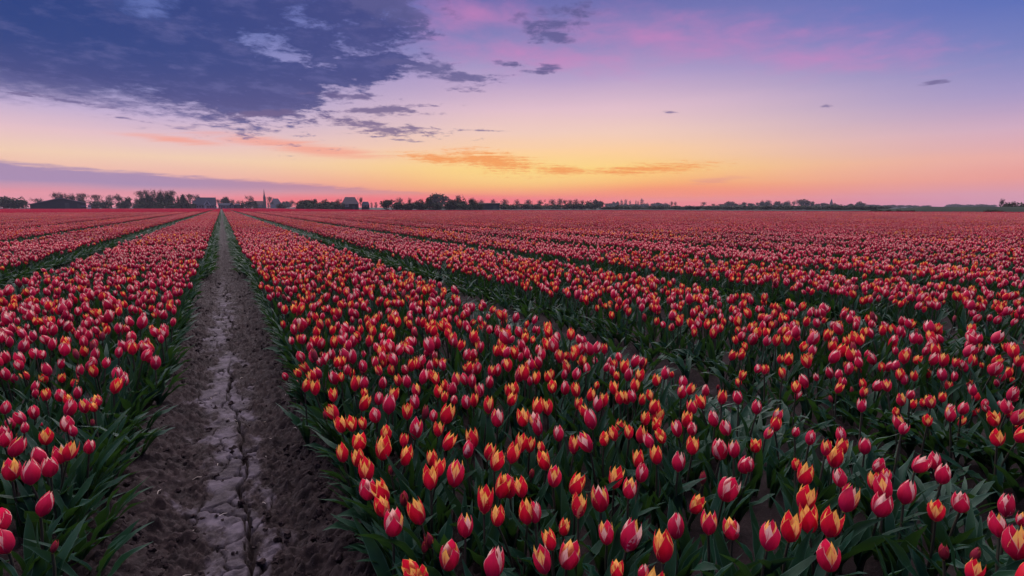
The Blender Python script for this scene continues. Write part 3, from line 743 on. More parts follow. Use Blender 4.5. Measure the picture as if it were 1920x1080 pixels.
def single_tulip(p, s, t):
    look = t[3]
    side, row = bed_row(p.x); row = max(0, row)
    key = (side, row, look); i = counts.get(key, 0); counts[key] = i + 1
    label = '%s, %s from front, %s row %s' % (WORDS[look], ordinal(i), ordinal(row), side)
    lx, ly = rn.normal(0, .018), rn.normal(0, .018)
    eo = edge_out(p.x)
    if eo is not None: lx = (-1 if eo == 0 else 1) * abs(rn.normal(.028, .015))
    fz = p.z - FH_ * s / 2
    base = Vector((p.x + lx, p.y + ly, float(soil_z(p.x + lx)) - .004))
    e = link('tulip', None); e.empty_display_size = .02; e.location = base
    tag(e, label, 'tulip', 'tulips nearest the camera')
    top = Vector((p.x, p.y, fz)) - base
    stem_rot = Vector((0, 0, 1)).rotation_difference(top.normalized()).to_matrix().to_4x4()
    link('stem', STEMS[rn.integers(4)], e, stem_rot @ Matrix.Rotation(rn.uniform(0, 6.28), 4, 'Z') @ Matrix.Diagonal((1, 1, top.length, 1)))
    ax = (top.normalized() + Vector((rn.normal(0, .13), rn.normal(0, .13), 0)) - Vector((FWD_H.x, FWD_H.y, 0)) * .02).normalized()
    fl = link('flower', PISTIL_ME, e, Matrix.Translation(top) @ Vector((0, 0, 1)).rotation_difference(ax).to_matrix().to_4x4() @ Matrix.Rotation(rn.uniform(0, 6.28), 4, 'Z') @ Matrix.Scale(s, 4))
    st = SETS[look][rn.integers(len(SETS[look]))]
    for kind, da in (('outer', 0), ('inner', 60)):
        for k in range(3):
            link('petal', st[kind][rn.integers(2)], fl, Matrix.Rotation(R(da + 120 * k + rn.normal(0, 4)), 4, 'Z') @ Matrix.Rotation(rn.normal(0, .035), 4, 'Y'))
    for k in range(4 if eo is None else 5):
        if eo is not None and k > 0 and abs(p.x - F0) < .7: an, lm = (eo if not near_left(p) else math.pi / 2) + rn.normal(0, .9), LEAVES[rn.integers(len(LEAVES))]
        elif eo is not None and k > 0: an, lm = eo + rn.normal(0, .55), LEAVES_OUT[rn.integers(len(LEAVES_OUT))]
        else: an, lm = rn.uniform(0, 6.28), LEAVES[rn.integers(len(LEAVES))]
        link('leaf', lm, e, Matrix.Rotation(an, 4, 'Z') @ Matrix.Scale(rn.uniform(.85, 1.1), 4))
for q_ in singles: single_tulip(*q_)

# ---- all the others: one object, one point for every plant nearby and for every bed piece further off
pts, idx, rots, scl = [], [], [], []
def put(x, y, z, i, a, s=1.0, tilt=0.0):
    pts.append((x, y, z)); idx.append(i); rots.append((rg.normal(0, tilt) if tilt else 0, rg.normal(0, tilt) if tilt else 0, a)); scl.append(s)
rg = np.random.default_rng(91)
def any_of(l): return l[rg.integers(len(l))]
for p, s, t in near3[300:]:
    c = {'o': 'y', 's': 'c'}.get(t[3], t[3])
    put(p.x, p.y, float(soil_z(p.x)) - .004, any_of(PLANT[c]), rg.uniform(0, 6.28), s, .04)
READ_Y = 690.0                             # below this row every flower was read off the photograph
for k in range(-50, 53):
    a, b = bed_range(k); mid = (F0 + PITCH_B * (k + .5)); sh = (a + b) / 2
    for j in range(-2, 153):
        y0 = j * BL; yc = y0 + BL / 2
        if yc > y_end(mid) - .5: break
        dist = math.hypot(mid, yc)
        az = math.degrees(math.atan2(mid, yc)) - math.degrees(YAW)
        if dist > 9 and abs(az) > 58: continue
        if yc < -2: continue
        if dist < 7.2:
            for x, y in scatter(rg, a, b, y0, y0 + BL, 114, .08):
                z = float(soil_z(x)) - .004
                pr = proj((x, y, BED_Z + .225)); eo = edge_out(x)
                seen = pr is not None and -30 < pr[0] < 1950 and READ_Y < pr[1] < 1130
                if seen and pr[1] < 800 and eo is None and rg.random() < .16: seen = False
                if seen or math.hypot(x, y) < .75:
                    if math.hypot(x, y) > .35 and rg.random() < .8:
                        if eo is None: put(x, y, z, any_of(PLANT['leaves']), rg.uniform(0, 6.28), rg.uniform(.7, .95))
                        else: put(x, y, z, any_of(PLANT['upright' if abs(x - F0) < .7 else 'edge']), eo + rg.normal(0, .4), rg.uniform(.75, 1.0))
                    continue
                c, _ = pick(rg, x)
                put(x, y, z, any_of(PLANT[c]), rg.uniform(0, 6.28), rg.uniform(.88, 1.12), .05)
                if eo is not None: put(x, y + rg.normal(0, .03), z, any_of(PLANT['upright' if abs(x - F0) < .7 else 'edge']), eo + rg.normal(0, .4), rg.uniform(.8, 1.1))
            for x, eo in ((a, math.pi), (b, 0.0)):
                main = abs(x - F0) < .6
                for y in np.arange(y0, y0 + BL, .08 if main else .05):
                    if math.hypot(x, y) < .7: continue
                    put(x - (max(.08, .21 - .045 * y) if eo == 0 else .03) * math.cos(eo) if main else x + math.cos(eo) * abs(rg.normal(.0, .13)), y + rg.normal(0, .02), float(soil_z(x)) - .004, any_of(PLANT['upright' if main or rg.random() < .75 else 'edge']), eo + rg.normal(0, .9 if not main else .5), rg.uniform(.7, .95) if main else rg.uniform(.7, 1.0))
        else:
            lod = 1 if dist < 17 else 2 if dist < 90 else 3
            put(sh, yc, BED_Z - .006, any_of(PIECE[lod]), math.pi * rg.integers(2), 1.0)
me = bpy.data.meshes.new('tulips'); me.from_pydata(pts, [], [])
for nm, ty, dat in (('variant', 'INT', idx), ('size', 'FLOAT', scl)):
    at = me.attributes.new(nm, ty, 'POINT'); at.data.foreach_set('value', dat)
at = me.attributes.new('turn', 'FLOAT_VECTOR', 'POINT'); at.data.foreach_set('vector', np.array(rots, np.float32).ravel())
tul = tag(link('tulips', me), 'red tulips with yellow edges filling the beds to the far end of the field', kind='stuff')
gt = bpy.data.node_groups.new('tulip_scatter', 'GeometryNodeTree')
gt.interface.new_socket('Geometry', in_out='INPUT', socket_type='NodeSocketGeometry')
gt.interface.new_socket('Geometry', in_out='OUTPUT', socket_type='NodeSocketGeometry')
G = NB(gt)
gi, go = G.new('NodeGroupInput'), G.new('NodeGroupOutput')
ci = G.new('GeometryNodeCollectionInfo'); ci.inputs['Collection'].default_value = variants
ci.inputs['Separate Children'].default_value = True; ci.inputs['Reset Children'].default_value = True
iop = G.new('GeometryNodeInstanceOnPoints'); iop.inputs['Pick Instance'].default_value = True
def named(nm, ty):
    n = G.new('GeometryNodeInputNamedAttribute', data_type=ty); n.inputs['Name'].default_value = nm; return n.outputs['Attribute']
e2r = G.new('FunctionNodeEulerToRotation'); gt.links.new(named('turn', 'FLOAT_VECTOR'), e2r.inputs[0])
gt.links.new(gi.outputs[0], iop.inputs['Points']); gt.links.new(ci.outputs[0], iop.inputs['Instance'])
gt.links.new(named('variant', 'INT'), iop.inputs['Instance Index'])
gt.links.new(e2r.outputs[0], iop.inputs['Rotation']); gt.links.new(named('size', 'FLOAT'), iop.inputs['Scale'])
gt.links.new(iop.outputs[0], go.inputs[0])
tul.modifiers.new('scatter', 'NODES').node_group = gt
print('near', len(near), 'points', len(pts))
# ------------------------------------------------------------------ the horizon: trees, hedges, houses
GZ = -0.13
def rel_of(px): return math.atan((px - 960) / FH)
def at(px, dist):
    a = YAW + rel_of(px)
    return Vector((dist * math.sin(a), dist * math.cos(a), GZ))
def kx(px, dist): return dist * math.cos(rel_of(px)) ** 2 / FH
def kz(px, dist): return dist * math.cos(rel_of(px)) / FH
def height(px, py, dist): return (HOR - py) * kz(px, dist) + CAM_H - GZ
def facing(px): return -(YAW + rel_of(px))

BARK = plain('bark', (0.035, 0.026, 0.022), (0.06, 0.045, 0.038), 3)
SPRING = plain('spring_foliage', (0.060, 0.038, 0.028), (0.085, 0.060, 0.032), 0.4, 0.8, 0.1)
DENSE = plain('dense_foliage', (0.016, 0.024, 0.010), (0.036, 0.046, 0.018), 0.5, 0.8, 0.1)
DULL = plain('dull_foliage', (0.026, 0.030, 0.020), (0.040, 0.042, 0.026), 0.4, 0.8, 0.1)

def leaf_cloud(r, blobs, n, size, shell=.55):
    """many small leaf clumps through the volume of some ellipsoids (x, y, z, rx, ry, rz)"""
    w = np.array([b[3] * b[4] * b[5] for b in blobs]); w = w / w.sum()
    bi = r.choice(len(blobs), n, p=w); B = np.array(blobs)[bi]
    d = r.normal(size=(n, 3)); d /= np.linalg.norm(d, axis=1)[:, None]
    rad = (shell + (1 - shell) * r.random(n)) ** .6 * r.uniform(.82, 1.12, n)
    P_ = B[:, :3] + d * rad[:, None] * B[:, 3:]
    a = r.normal(size=(n, 3)); a /= np.linalg.norm(a, axis=1)[:, None]
    b = np.cross(a, r.normal(size=(n, 3))); b /= np.linalg.norm(b, axis=1)[:, None]
    s = size * r.uniform(.5, 1.3, n)[:, None]
    V = np.stack([P_ - a * s, P_ - b * s * .7, P_ + a * s, P_ + b * s * .7], 1).reshape(-1, 3)
    Q = np.arange(4 * n, dtype=np.int32).reshape(-1, 4)
    return V, Q
def branches(r, g, top, spread, n, start=.25, th=.018):
    g.add(*tube([(0, 0, 0), (r.normal(0, .01), r.normal(0, .01), start), (r.normal(0, .02), r.normal(0, .02), top)], [th * 1.3, th, th * .25], 6), 0)
    for i in range(n):
        z0 = r.uniform(start, top * .85); a = r.uniform(0, 6.28); l = spread * r.uniform(.6, 1)
        z1 = z0 + (top - z0) * r.uniform(.35, .95) + .03
        p1 = np.array([math.cos(a) * l * .5, math.sin(a) * l * .5, z0 + (z1 - z0) * .55]); p2 = np.array([math.cos(a) * l, math.sin(a) * l, z1])
        g.add(*tube([(0, 0, z0), p1, p2], [th * .55, th * .35, th * .12], 4), 0)
        for k in range(2):
            e2 = p1 + np.array([r.normal(0, .1), r.normal(0, .1), r.uniform(.06, .18)])
            g.add(*tube([p1, (p1 + e2) / 2 + r.normal(0, .01, 3), e2], [th * .3, th * .2, th * .1], 3), 0)
def tree_kind(kind, seed):
    r = np.random.default_rng(seed); g = Geo()
    if kind in ('bare', 'round'):
        branches(r, g, .93, .36, 20, .18 if kind == 'bare' else .34)
        if kind == 'bare': bl = [(r.normal(0, .20), r.normal(0, .20), r.uniform(.42, .84), r.uniform(.12, .22), r.uniform(.12, .22), r.uniform(.10, .18)) for _ in range(9)] + [(0, 0, .72, .30, .30, .26)]
        else: bl = [(0, 0, .58, .46, .46, .42), (.1, .05, .66, .36, .36, .30), (-.12, 0, .52, .34, .34, .32)]
        V, Q = leaf_cloud(r, bl, 620 if kind == 'bare' else 900, .028, .1)
        mat = SPRING
    elif kind == 'dense':
        branches(r, g, .7, .3, 8, .15, .03)
        bl = [(r.normal(0, .17), r.normal(0, .17), r.uniform(.3, .78), r.uniform(.16, .28), r.uniform(.16, .28), r.uniform(.14, .24)) for _ in range(9)] + [(0, 0, .40, .42, .42, .38)]
        V, Q = leaf_cloud(r, bl, 1100, .050, .2); mat = DENSE
    elif kind == 'poplar':
        branches(r, g, .9, .18, 14, .1, .02)
        bl = [(0, 0, .5, .42, .42, .48), (0, 0, .74, .30, .30, .26), (.05, 0, .3, .4, .4, .25)]
        V, Q = leaf_cloud(r, bl, 420, .045, .2); mat = DULL
    elif kind == 'bush':
        branches(r, g, .6, .3, 6, .05, .03)
        bl = [(r.uniform(-.36, .36), r.uniform(-.2, .2), r.uniform(.2, .62), r.uniform(.16, .26), .24, r.uniform(.2, .34)) for _ in range(8)] + [(0, 0, .30, .46, .36, .32)]
        V, Q = leaf_cloud(r, bl, 900, .055, .15); mat = DENSE
    V[:, 2] = np.maximum(V[:, 2], 0.0)
    # stretch to a unit width and height so that sizes can be set from the photograph
    V[:, :2] /= (np.percentile(np.abs(V[:, :2]), 98.5) * 2); f = 1 / np.percentile(V[:, 2], 99.7); V[:, 2] *= f
    T, TQ, TU, TM = g.arrays(); T = T.copy(); T[:, :2] *= 1.05; T[:, 2] *= min(f, 1.03)
    return quad_mesh('trunk', T, TQ, [BARK]), quad_mesh('crown', V, Q, [mat], smooth=False)
KINDS = {k: [tree_kind(k, 50 + 10 * i + j) for j in range(n)] for i, (k, n) in enumerate((('bare', 5), ('round', 4), ('dense', 5), ('poplar', 3), ('bush', 4)))}
LOOK = {'bare': ('bare_tree', 'thin spring tree with open crown', 'tree'), 'round': ('round_tree', 'round crowned roadside tree', 'tree'),
        'dense': ('leafy_tree', 'dark dense leafy tree', 'tree'), 'poplar': ('poplar_tree', 'narrow upright poplar', 'tree'), 'bush': ('bush', 'low dark bush', 'bush')}
MARKS = [(-99, 'from the left edge'), (112, 'right of the wide barn'), (385, 'right of the farmhouse'), (497, 'right of the church spire'), (656, 'right of the hipped barn'),
         (918, 'right of the flat long shed'), (1262, 'right of the twin tree'), (1558, 'right of the far steeple'), (1720, 'right of the dyke start')]
rt = np.random.default_rng(8)
tree_n = {}
def tree(px, top, w, kind, dist, deep=0.0):
    nm, look, cat = LOOK[kind]
    mark = [m_ for m_ in MARKS if m_[0] <= px][-1]
    key = (kind, mark[0]); i = tree_n.get(key, 0); tree_n[key] = i + 1
    e = link(nm, None); e.location = at(px, dist); e.rotation_euler = (0, 0, rt.uniform(0, 6.28))
    W_ = w * kx(px, dist) / math.cos(rel_of(px)); H = height(px, top, dist)
    tag(e, '%s, %s such %s' % (look, ordinal(i), mark[1]), cat, {'bush': 'bushes along the horizon'}.get(kind, 'trees along the horizon'))
    tm, cm = KINDS[kind][rt.integers(len(KINDS[kind]))]
    link('trunk', tm, e, Matrix.Diagonal((W_, W_, H, 1))); link('crown', cm, e, Matrix.Diagonal((W_, W_, H, 1)))
TREES = []
def T(kind, dist, text):
    for it in text.split():
        f = [float(v) for v in it.split(',')]; TREES.append((f[0], f[1], f[2], kind, dist * rt.uniform(.97, 1.03)))
T('dense', 320, '6,370,30 20,369.5,26 35,370,26')
T('bare', 330, '49,375,14 73,371,24')
T('bare', 340, '107,362,15 116,360.5,15 125,361.5,15 137,362,16 149,363,14 158,362.5,16 182,365,22 209,364.5,20 224,364,22 257,372,12')
T('bush', 330, '154,374,18 198,376,20 228,379,22 178,377,24 258,379,20')
T('dense', 320, '239,370.5,18')
T('bare', 330, '266,358,20 278,354.5,20 292,355,18 303,357,16 313,356,18 323,357,18 335,366,10 358,364,20 371,364,18')
T('dense', 310, '269,367,18 286,367,14 301,364,18 319,364,18 345,365,13')
T('bush', 300, '275,378,26 297,379,26 318,378,26 341,377,24 357,377,18')
T('bare', 360, '410,374,10 417,373,10 436,373,15 449,375,14 470,366,18')
T('dense', 350, '424,369,14 466,377,26')
T('bush', 330, '453,381,12 479,382,12')
T('bare', 480, '507,369,13 548,375,14')
T('dense', 560, '535,377.5,18 541,379,14')
T('poplar', 420, '503.5,379,5 456,376.5,5')
T('bush', 330, '527,382,22')
T('dense', 260, '566,375,22 578,375,18 587,373.5,14 598,378,18 611,374,16 624,378,18')
T('bare', 265, '635,372,12 677,369,13 750,370,20 768,370.5,13 792,373,8')
T('bush', 230, '570,380,36 605,381,34 635,380,28')
T('poplar', 380, '697,379.5,5 705,379,7')
T('dense', 210, '725,374.5,26 783,375,22 805,371,18 846,374,26 866,373,20 890,374,20')
T('dense', 330, '823,363.5,40')
T('bare', 240, '860,365,20 885,370.5,20')
T('bush', 205, '745,379,30 768,380,30 792,380,30 818,379,34 845,380,34 872,380,32 895,381,22')
T('round', 330, '903,374,13 946,373,16 991,374,15 1036,373.5,15 1050,372,13 1069,374.5,12 1080,373,14')
T('bare', 330, '925,373,16 970,373.5,16 1012,374.5,16 1059,374,13 1092,374.5,15')
T('dense', 330, '1104,376,14 1115,375,20 1126,377,14')
T('bush', 260, '945,382,34 962,383,32 982,382,34 1003,383,34 1022,382,34 1043,383,34 1065,381.5,34 1088,382,34 1110,381.5,32')
T('dense', 700, '1141,381,14 1150,378.5,10 1157,378,10 1210,381,12 1228,380,16 1240,381,12 1250,381,14')
T('poplar', 700, '1165,374.5,6 1173,374,8 1181,376,5 1192,375.5,3.5 1196,376.5,3.5 1203,372.5,8')
T('bush', 720, '1148,383,24 1170,382,26 1192,382.5,26 1213,383,22 1235,384,24')
T('bare', 560, '1259,377,8 1266,378,8')
T('bush', 760, '1282,387,14 1296,387,20 1318,386,22')
T('bare', 560, '1319,379,12 1337,382,9 1372,378,18 1395,378.5,16 1420,379,14 1440,375,18 1476,376,16 1488,376,10 1497,373.5,16 1577,382.5,8')
T('dense', 540, '1355,382.5,14 1366,378,16 1380,381.5,14 1393,380,12 1410,381,14 1428,377.5,10 1441,379,16 1455,377.5,12 1464,381,12 1476,379,14 1509,374,18 1521,378,10 1531,382,10 1547,380.5,14 1566,381,12 1594,382,12 1604,382.5,8 1613,378,16')
T('bush', 500, '1340,385,26 1365,384.5,28 1392,384.5,28 1420,384.5,28 1450,384.5,28 1480,384.5,28 1508,384.5,26 1535,385,26 1560,384.5,26 1588,385,26 1612,384.5,24')
T('dense', 800, '1628,383.5,18 1643,384,16 1658,384.5,16 1672,384,16 1688,384.5,16 1704,384.5,14 1718,385,14 1735,385,14')
T('poplar', 800, '1722,385,3 1731,385,3 1745,385,3')
T('dense', 950, '1782,383.5,16 1794,382.5,16 1808,383.5,16 1820,383.5,14 1832,383,16 1845,383,18 1858,384,16')
T('bare', 190, '1877,372,14')
T('dense', 175, '1888,379,22')
T('bush', 160, '1918,380,26 1902,386,20')
T('bush', 255, ' '.join('%d,%.1f,30' % (p_, 386.2 + rt.uniform(-1., .8)) for p_ in range(1136, 1650, 19)))
T('bush', 124, '1650,393,34 1680,393,30 1706,393.5,24 1860,393,30')
for t in sorted(TREES): tree(*t)

# houses, built in metres: x to the right, y away from the camera, z up, origin on the ground at the middle of the front
PB = {k: plain(k, a, b_, s, .9, .05, .15, True) for k, a, b_, s in (
    ('dark_cladding', (0.030, 0.045, 0.050), (0.040, 0.056, 0.060), .8), ('grey_sheet_roof', (0.14, 0.15, 0.16), (0.18, 0.19, 0.20), .5),
    ('slate_roof', (0.022, 0.026, 0.042), (0.036, 0.040, 0.058), 1.5), ('red_brown_roof', (0.060, 0.034, 0.032), (0.085, 0.050, 0.044), 1.5),
    ('brick', (0.028, 0.022, 0.026), (0.045, 0.034, 0.038), 3), ('white_paint', (0.50, 0.50, 0.52), (0.62, 0.62, 0.62), 2), ('pale_wall', (0.10, 0.11, 0.17), (0.15, 0.16, 0.23), 1),
    ('door_paint', (0.05, 0.07, 0.07), (0.07, 0.09, 0.09), 1), ('thatch', (0.045, 0.040, 0.050), (0.070, 0.060, 0.066), 2), ('rubber', (0.015, 0.015, 0.015), (0.02, 0.02, 0.02), 5))}
GLASS, _b = material('window_glass'); finish(_b, (0.03, 0.04, 0.06, 1), 0.08, 0.6)
def solid(name, V, Fc, mat, parent=None, mw=None):
    me_ = bpy.data.meshes.new(name); me_.from_pydata([tuple(v) for v in V], [], Fc); me_.materials.append(mat); me_.update()
    return link(name, me_, parent, mw)
def box(name, x0, x1, y0, y1, z0, z1, mat, parent=None):
    V = [(x, y, z) for z in (z0, z1) for y in (y0, y1) for x in (x0, x1)]
    return solid(name, V, [(0, 2, 3, 1), (4, 5, 7, 6), (0, 1, 5, 4), (1, 3, 7, 5), (3, 2, 6, 7), (2, 0, 4, 6)], mat, parent)
def prism_y(name, prof, y0, y1, mat, parent=None):
    """profile in x-z pushed along y"""
    n = len(prof); V = [(x, y0, z) for x, z in prof] + [(x, y1, z) for x, z in prof]
    return solid(name, V, [tuple(range(n)), tuple(range(2 * n - 1, n - 1, -1))] + [(i, i + n, (i + 1) % n + n, (i + 1) % n) for i in range(n)], mat, parent)
def prism_x(name, prof, x0, x1, mat, parent=None):
    n = len(prof); V = [(x0, y, z) for y, z in prof] + [(x1, y, z) for y, z in prof]
    return solid(name, V, [tuple(range(n)), tuple(range(2 * n - 1, n - 1, -1))] + [(i, i + n, (i + 1) % n + n, (i + 1) % n) for i in range(n)], mat, parent)
def hip_roof(name, x0, x1, y0, y1, z0, z1, inset, mat, parent, th=.0):
    ym = (y0 + y1) / 2
    V = [(x0, y0, z0), (x1, y0, z0), (x1, y1, z0), (x0, y1, z0), (x0 + inset, ym, z1), (x1 - inset, ym, z1)]
    return solid(name, V, [(0, 3, 2, 1), (0, 1, 5, 4), (1, 2, 5), (2, 3, 4, 5), (3, 0, 4)], mat, parent)
def window(parent, x, z, w, h, y=-.03, mat='white_paint', nm='window'):
    f = box(nm, x - w / 2, x + w / 2, y - .06, y + .02, z, z + h, PB[mat], parent)
    g_ = box('pane', x - w / 2 + .08, x + w / 2 - .08, y - .09, y - .062, z + .08, z + h - .08, GLASS, f)
    return f
def house(name, label, px, dist, cat='house'):
    e = link(name, None); e.location = at(px, dist); e.rotation_euler = (0, 0, facing(px))
    tag(e, label, cat); return e
# wide low barn with its gable to the field
px, d = 112, 292; k, z = kx(px, d), lambda y: height(112, y, 292)
b_ = house('barn', 'wide low dark barn with shallow gable roof at far left', px, d, 'barn')
xl, xp, xr = (58 - px) * k, (115 - px) * k, (163 - px) * k
prism_y('wall', [(xl, 0), (xr, 0), (xr, z(380.6)), (xp, z(372.6)), (xl, z(384.0))], 0, 26, PB['dark_cladding'], b_)
for (xa, za), (xb, zb) in (((xl - .5, z(384.4)), (xp, z(372.2))), ((xp, z(372.2)), (xr + .5, z(380.9)))):
    prism_y('roof', [(xa, za), (xb, zb), (xb, zb + .28), (xa, za + .28)], -.5, 26.5, PB['grey_sheet_roof'], b_)
for xa, xb in ((122, 131), (146, 152)):
    box('door', (xa - px) * k, (xb - px) * k, -.09, -.004, 0, z(380.5 if xa < 140 else 382.5), PB['door_paint'], b_)
box('wall_band', (152.5 - px) * k, (163 - px) * k, -.05, -.004, z(387.2), z(385.6), PB['pale_wall'], b_)
# small white van beside the barn
px, d = 168, 280; k = kx(px, d)
v_ = house('van', 'small white van parked right beside the wide barn', px, d, 'van')
w_ = 5.5 * k
prism_x('body', [(0, .35), (3.6, .35), (3.6, 1.15), (2.7, 1.25), (2.2, 2.05), (.1, 2.1)], -w_ / 2, w_ / 2, PB['white_paint'], v_)
window(v_, -w_ * .22, 1.25, w_ * .36, .6, -.03, 'rubber', 'rear_window'); window(v_, w_ * .22, 1.25, w_ * .36, .6, -.03, 'rubber', 'rear_window')
for sx in (-1, 1):
    for yy in (.7, 2.9):
        a = np.linspace(0, 2 * np.pi, 12, endpoint=False)
        prism_x('wheel', [(yy + .33 * math.cos(t), .33 + .33 * math.sin(t)) for t in a], sx * w_ / 2 - (.2 if sx > 0 else 0.02), sx * w_ / 2 + (.02 if sx > 0 else .2), PB['rubber'], v_)
# farmhouse with big roof and white gable
px, d = 387, 318; k = kx(px, d); z = lambda y: height(387, y, 318)
h_ = house('farmhouse', 'big roofed farmhouse with white trimmed gable at the path end', px, d)
x0, x1 = (368.5 - px) * k, (406.5 - px) * k; D = 9
box('wall', x0 + .3, x1 - .3, 0, D, 0, z(384.3), PB['pale_wall'], h_)
prism_x('roof', [(-.5, z(384.6)), (D + .5, z(384.6)), (D * .5 + .2, z(370.2)), (D * .5 - .2, z(370.2))], x0, x1, PB['slate_roof'], h_)
gx, gw = (389 - px) * k, 6.3 * k
gb = prism_y('gable', [(gx - gw, z(384.6)), (gx + gw, z(384.6)), (gx, z(375.6))], -.7, 4, PB['slate_roof'], h_)
for s_ in (-1, 1):
    prism_y('trim', [(gx + s_ * (gw + .25), z(384.9)), (gx + s_ * (gw - .3), z(384.9)), (gx, z(376.4)), (gx, z(375.2))][::s_], -.95, -.702, PB['white_paint'], gb)
box('trim', gx - gw + .3, gx + gw - .3, -.9, -.702, z(384.9), z(384.2), PB['white_paint'], gb)
window(gb, gx, z(383.6), 1.1, 1.0, -.72)
for i, t in enumerate(np.linspace(370.5, 404.5, 8)):
    if i == 3: box('door', (t - px) * k - .45, (t - px) * k + .45, -.08, -.004, .05, 2.05, PB['white_paint'], h_)
    else: window(h_, (t - px) * k, .75, 1.0, 1.15)
prism_x('side_wing', [(.6, 0), (7, 0), (7, z(382)), (3.8, z(376)), (.6, z(382))], (361.5 - px) * k, x0 + .2, PB['slate_roof'], h_)
box('chimney', x0 + 1.2, x0 + 1.8, D * .5 - .3, D * .5 + .3, z(370.8), z(368.6), PB['brick'], h_)
# low house
px, d = 424, 322; k = kx(px, d); z = lambda y: height(424, y, 322)
h_ = house('bungalow', 'low bungalow with blue grey roof right of the farmhouse', px, d)
x0, x1 = (409 - px) * k, (434 - px) * k
box('wall', x0 + .3, x1, 0, 7, 0, z(384.8), PB['pale_wall'], h_)
prism_x('roof', [(-.5, z(384.8)), (7.5, z(384.8)), (3.7, z(380.8)), (3.3, z(380.8))], x0, x1 + .1, PB['slate_roof'], h_)
xg0, xg1 = (431 - px) * k, (440 - px) * k
prism_y('gable_wing', [(xg0, 0), (xg1, 0), (xg1, z(384.4)), ((xg0 + xg1) / 2, z(380.2)), (xg0, z(384.4))], -1.2, 6, PB['slate_roof'], h_)
prism_x('shed_wing', [(0, 0), (5, 0), (5, z(384)), (2.5, z(381.8)), (0, z(384))], xg1 + .05, (451 - px) * k, PB['slate_roof'], h_)
for t in (411.5, 415, 418, 421, 427): window(h_, (t - px) * k, .7, .85, 1.2)
window(h_, (xg0 + xg1) / 2, .7, 1.1, 1.2, -1.24)
# church
px, d = 497, 560; k = kx(px, d); z = lambda y: height(497, y, 560)
c_ = house('church', 'small village church with slender pointed spire', px, d, 'church')
tw = 5.0 * k
box('tower', -tw / 2, tw / 2, 0, tw, 0, z(372), PB['brick'], c_)
sp_ = solid('spire', [(-tw * .56, -.2, z(372)), (tw * .56, -.2, z(372)), (tw * .56, tw + .2, z(372)), (-tw * .56, tw + .2, z(372)),
               (-tw * .26, tw * .24, z(366)), (tw * .26, tw * .24, z(366)), (tw * .26, tw * .76, z(366)), (-tw * .26, tw * .76, z(366)), (0, tw / 2, z(353.8))],
       [(0, 3, 2, 1), (0, 1, 5, 4), (1, 2, 6, 5), (2, 3, 7, 6), (3, 0, 4, 7), (4, 5, 8), (5, 6, 8), (6, 7, 8), (7, 4, 8)], PB['slate_roof'], c_)
window(c_, 0, z(376.5), tw * .3, 1.6, -.03, 'rubber', 'belfry_opening')
x0, x1 = (476 - px) * k, -tw / 2 - .02
box('nave_wall', x0, x1, .6, 8.6, 0, z(383.6), PB['brick'], c_)
prism_x('nave_roof', [(.2, z(383.7)), (9, z(383.7)), (4.8, z(377)), (4.4, z(377))], x0 - .2, x1, PB['red_brown_roof'], c_)
for t in (479, 482.5, 486, 489.5): window(c_, (t - px) * k, z(388), 1.0, 1.9, .57)
# large hazy farm roof behind the church
px, d = 520, 690; k = kx(px, d); z = lambda y: height(520, y, 690)
h_ = house('farm_shed', 'large pale hazy hipped roof behind the church', px, d, 'barn')
x0, x1 = (506 - px) * k, (529.5 - px) * k
box('wall', x0 + .6, x1 - .6, 0, 16, 0, z(384), PB['pale_wall'], h_)
hip_roof('roof', x0, x1, -.6, 16.6, z(384.2), z(372.2), (x1 - x0) * .3, PB['slate_roof'], h_)
box('door', -1.8, 1.8, -.1, -.004, 0, 3.4, PB['door_paint'], h_)
# hipped barn
px, d = 657, 240; k = kx(px, d); z = lambda y: height(657, y, 240)
h_ = house('hipped_barn', 'tall dark barn with steep hipped roof between hedge and round tree', px, d, 'barn')
x0, x1 = (640 - px) * k, (674 - px) * k
box('wall', x0 + .3, x1 - .3, 0, 9.5, 0, z(382.6), PB['brick'], h_)
hip_roof('roof', x0, x1, -.4, 9.9, z(382.8), z(369.4), (x1 - x0) * .23, PB['thatch'], h_)
for t in (649.5, 652.5): window(h_, (t - px) * k, z(387.2), .75, 1.0)
box('door', (661 - px) * k, (666 - px) * k, -.08, -.004, 0, 1.9, PB['door_paint'], h_)
# cottage to its right
px, d = 686, 262; k = kx(px, d); z = lambda y: height(686, y, 262)
h_ = house('cottage', 'low dark cottage right of the hipped barn', px, d)
x0, x1 = (677.5 - px) * k, (693.5 - px) * k
box('wall', x0 + .2, x1 - .2, 0, 5, 0, z(384.4), PB['brick'], h_)
hip_roof('roof', x0, x1, -.4, 5.4, z(384.5), z(378.2), (x1 - x0) * .18, PB['slate_roof'], h_)
window(h_, (676.5 + 5 - px) * k, z(387), .8, .8); window(h_, (688 - px) * k, z(387), .8, .8)
# flat long shed
px, d = 918, 235; k = kx(px, d); z = lambda y: height(918, y, 235)
h_ = house('long_shed', 'long flat roofed dark shed before the round trees', px, d, 'shed')
x0, x1 = (897 - px) * k, (938 - px) * k
box('wall', x0 + .3, x1 - .3, 0, 8, 0, z(382.2), PB['dark_cladding'], h_)
prism_x('roof', [(-.5, z(382.2)), (8.5, z(382.2)), (8.5, z(381.2)), (4, z(380.4)), (-.5, z(381.4))], x0, x1, PB['red_brown_roof'], h_)
box('door', (925 - px) * k, (931 - px) * k, -.08, -.004, 0, 1.8, PB['door_paint'], h_)
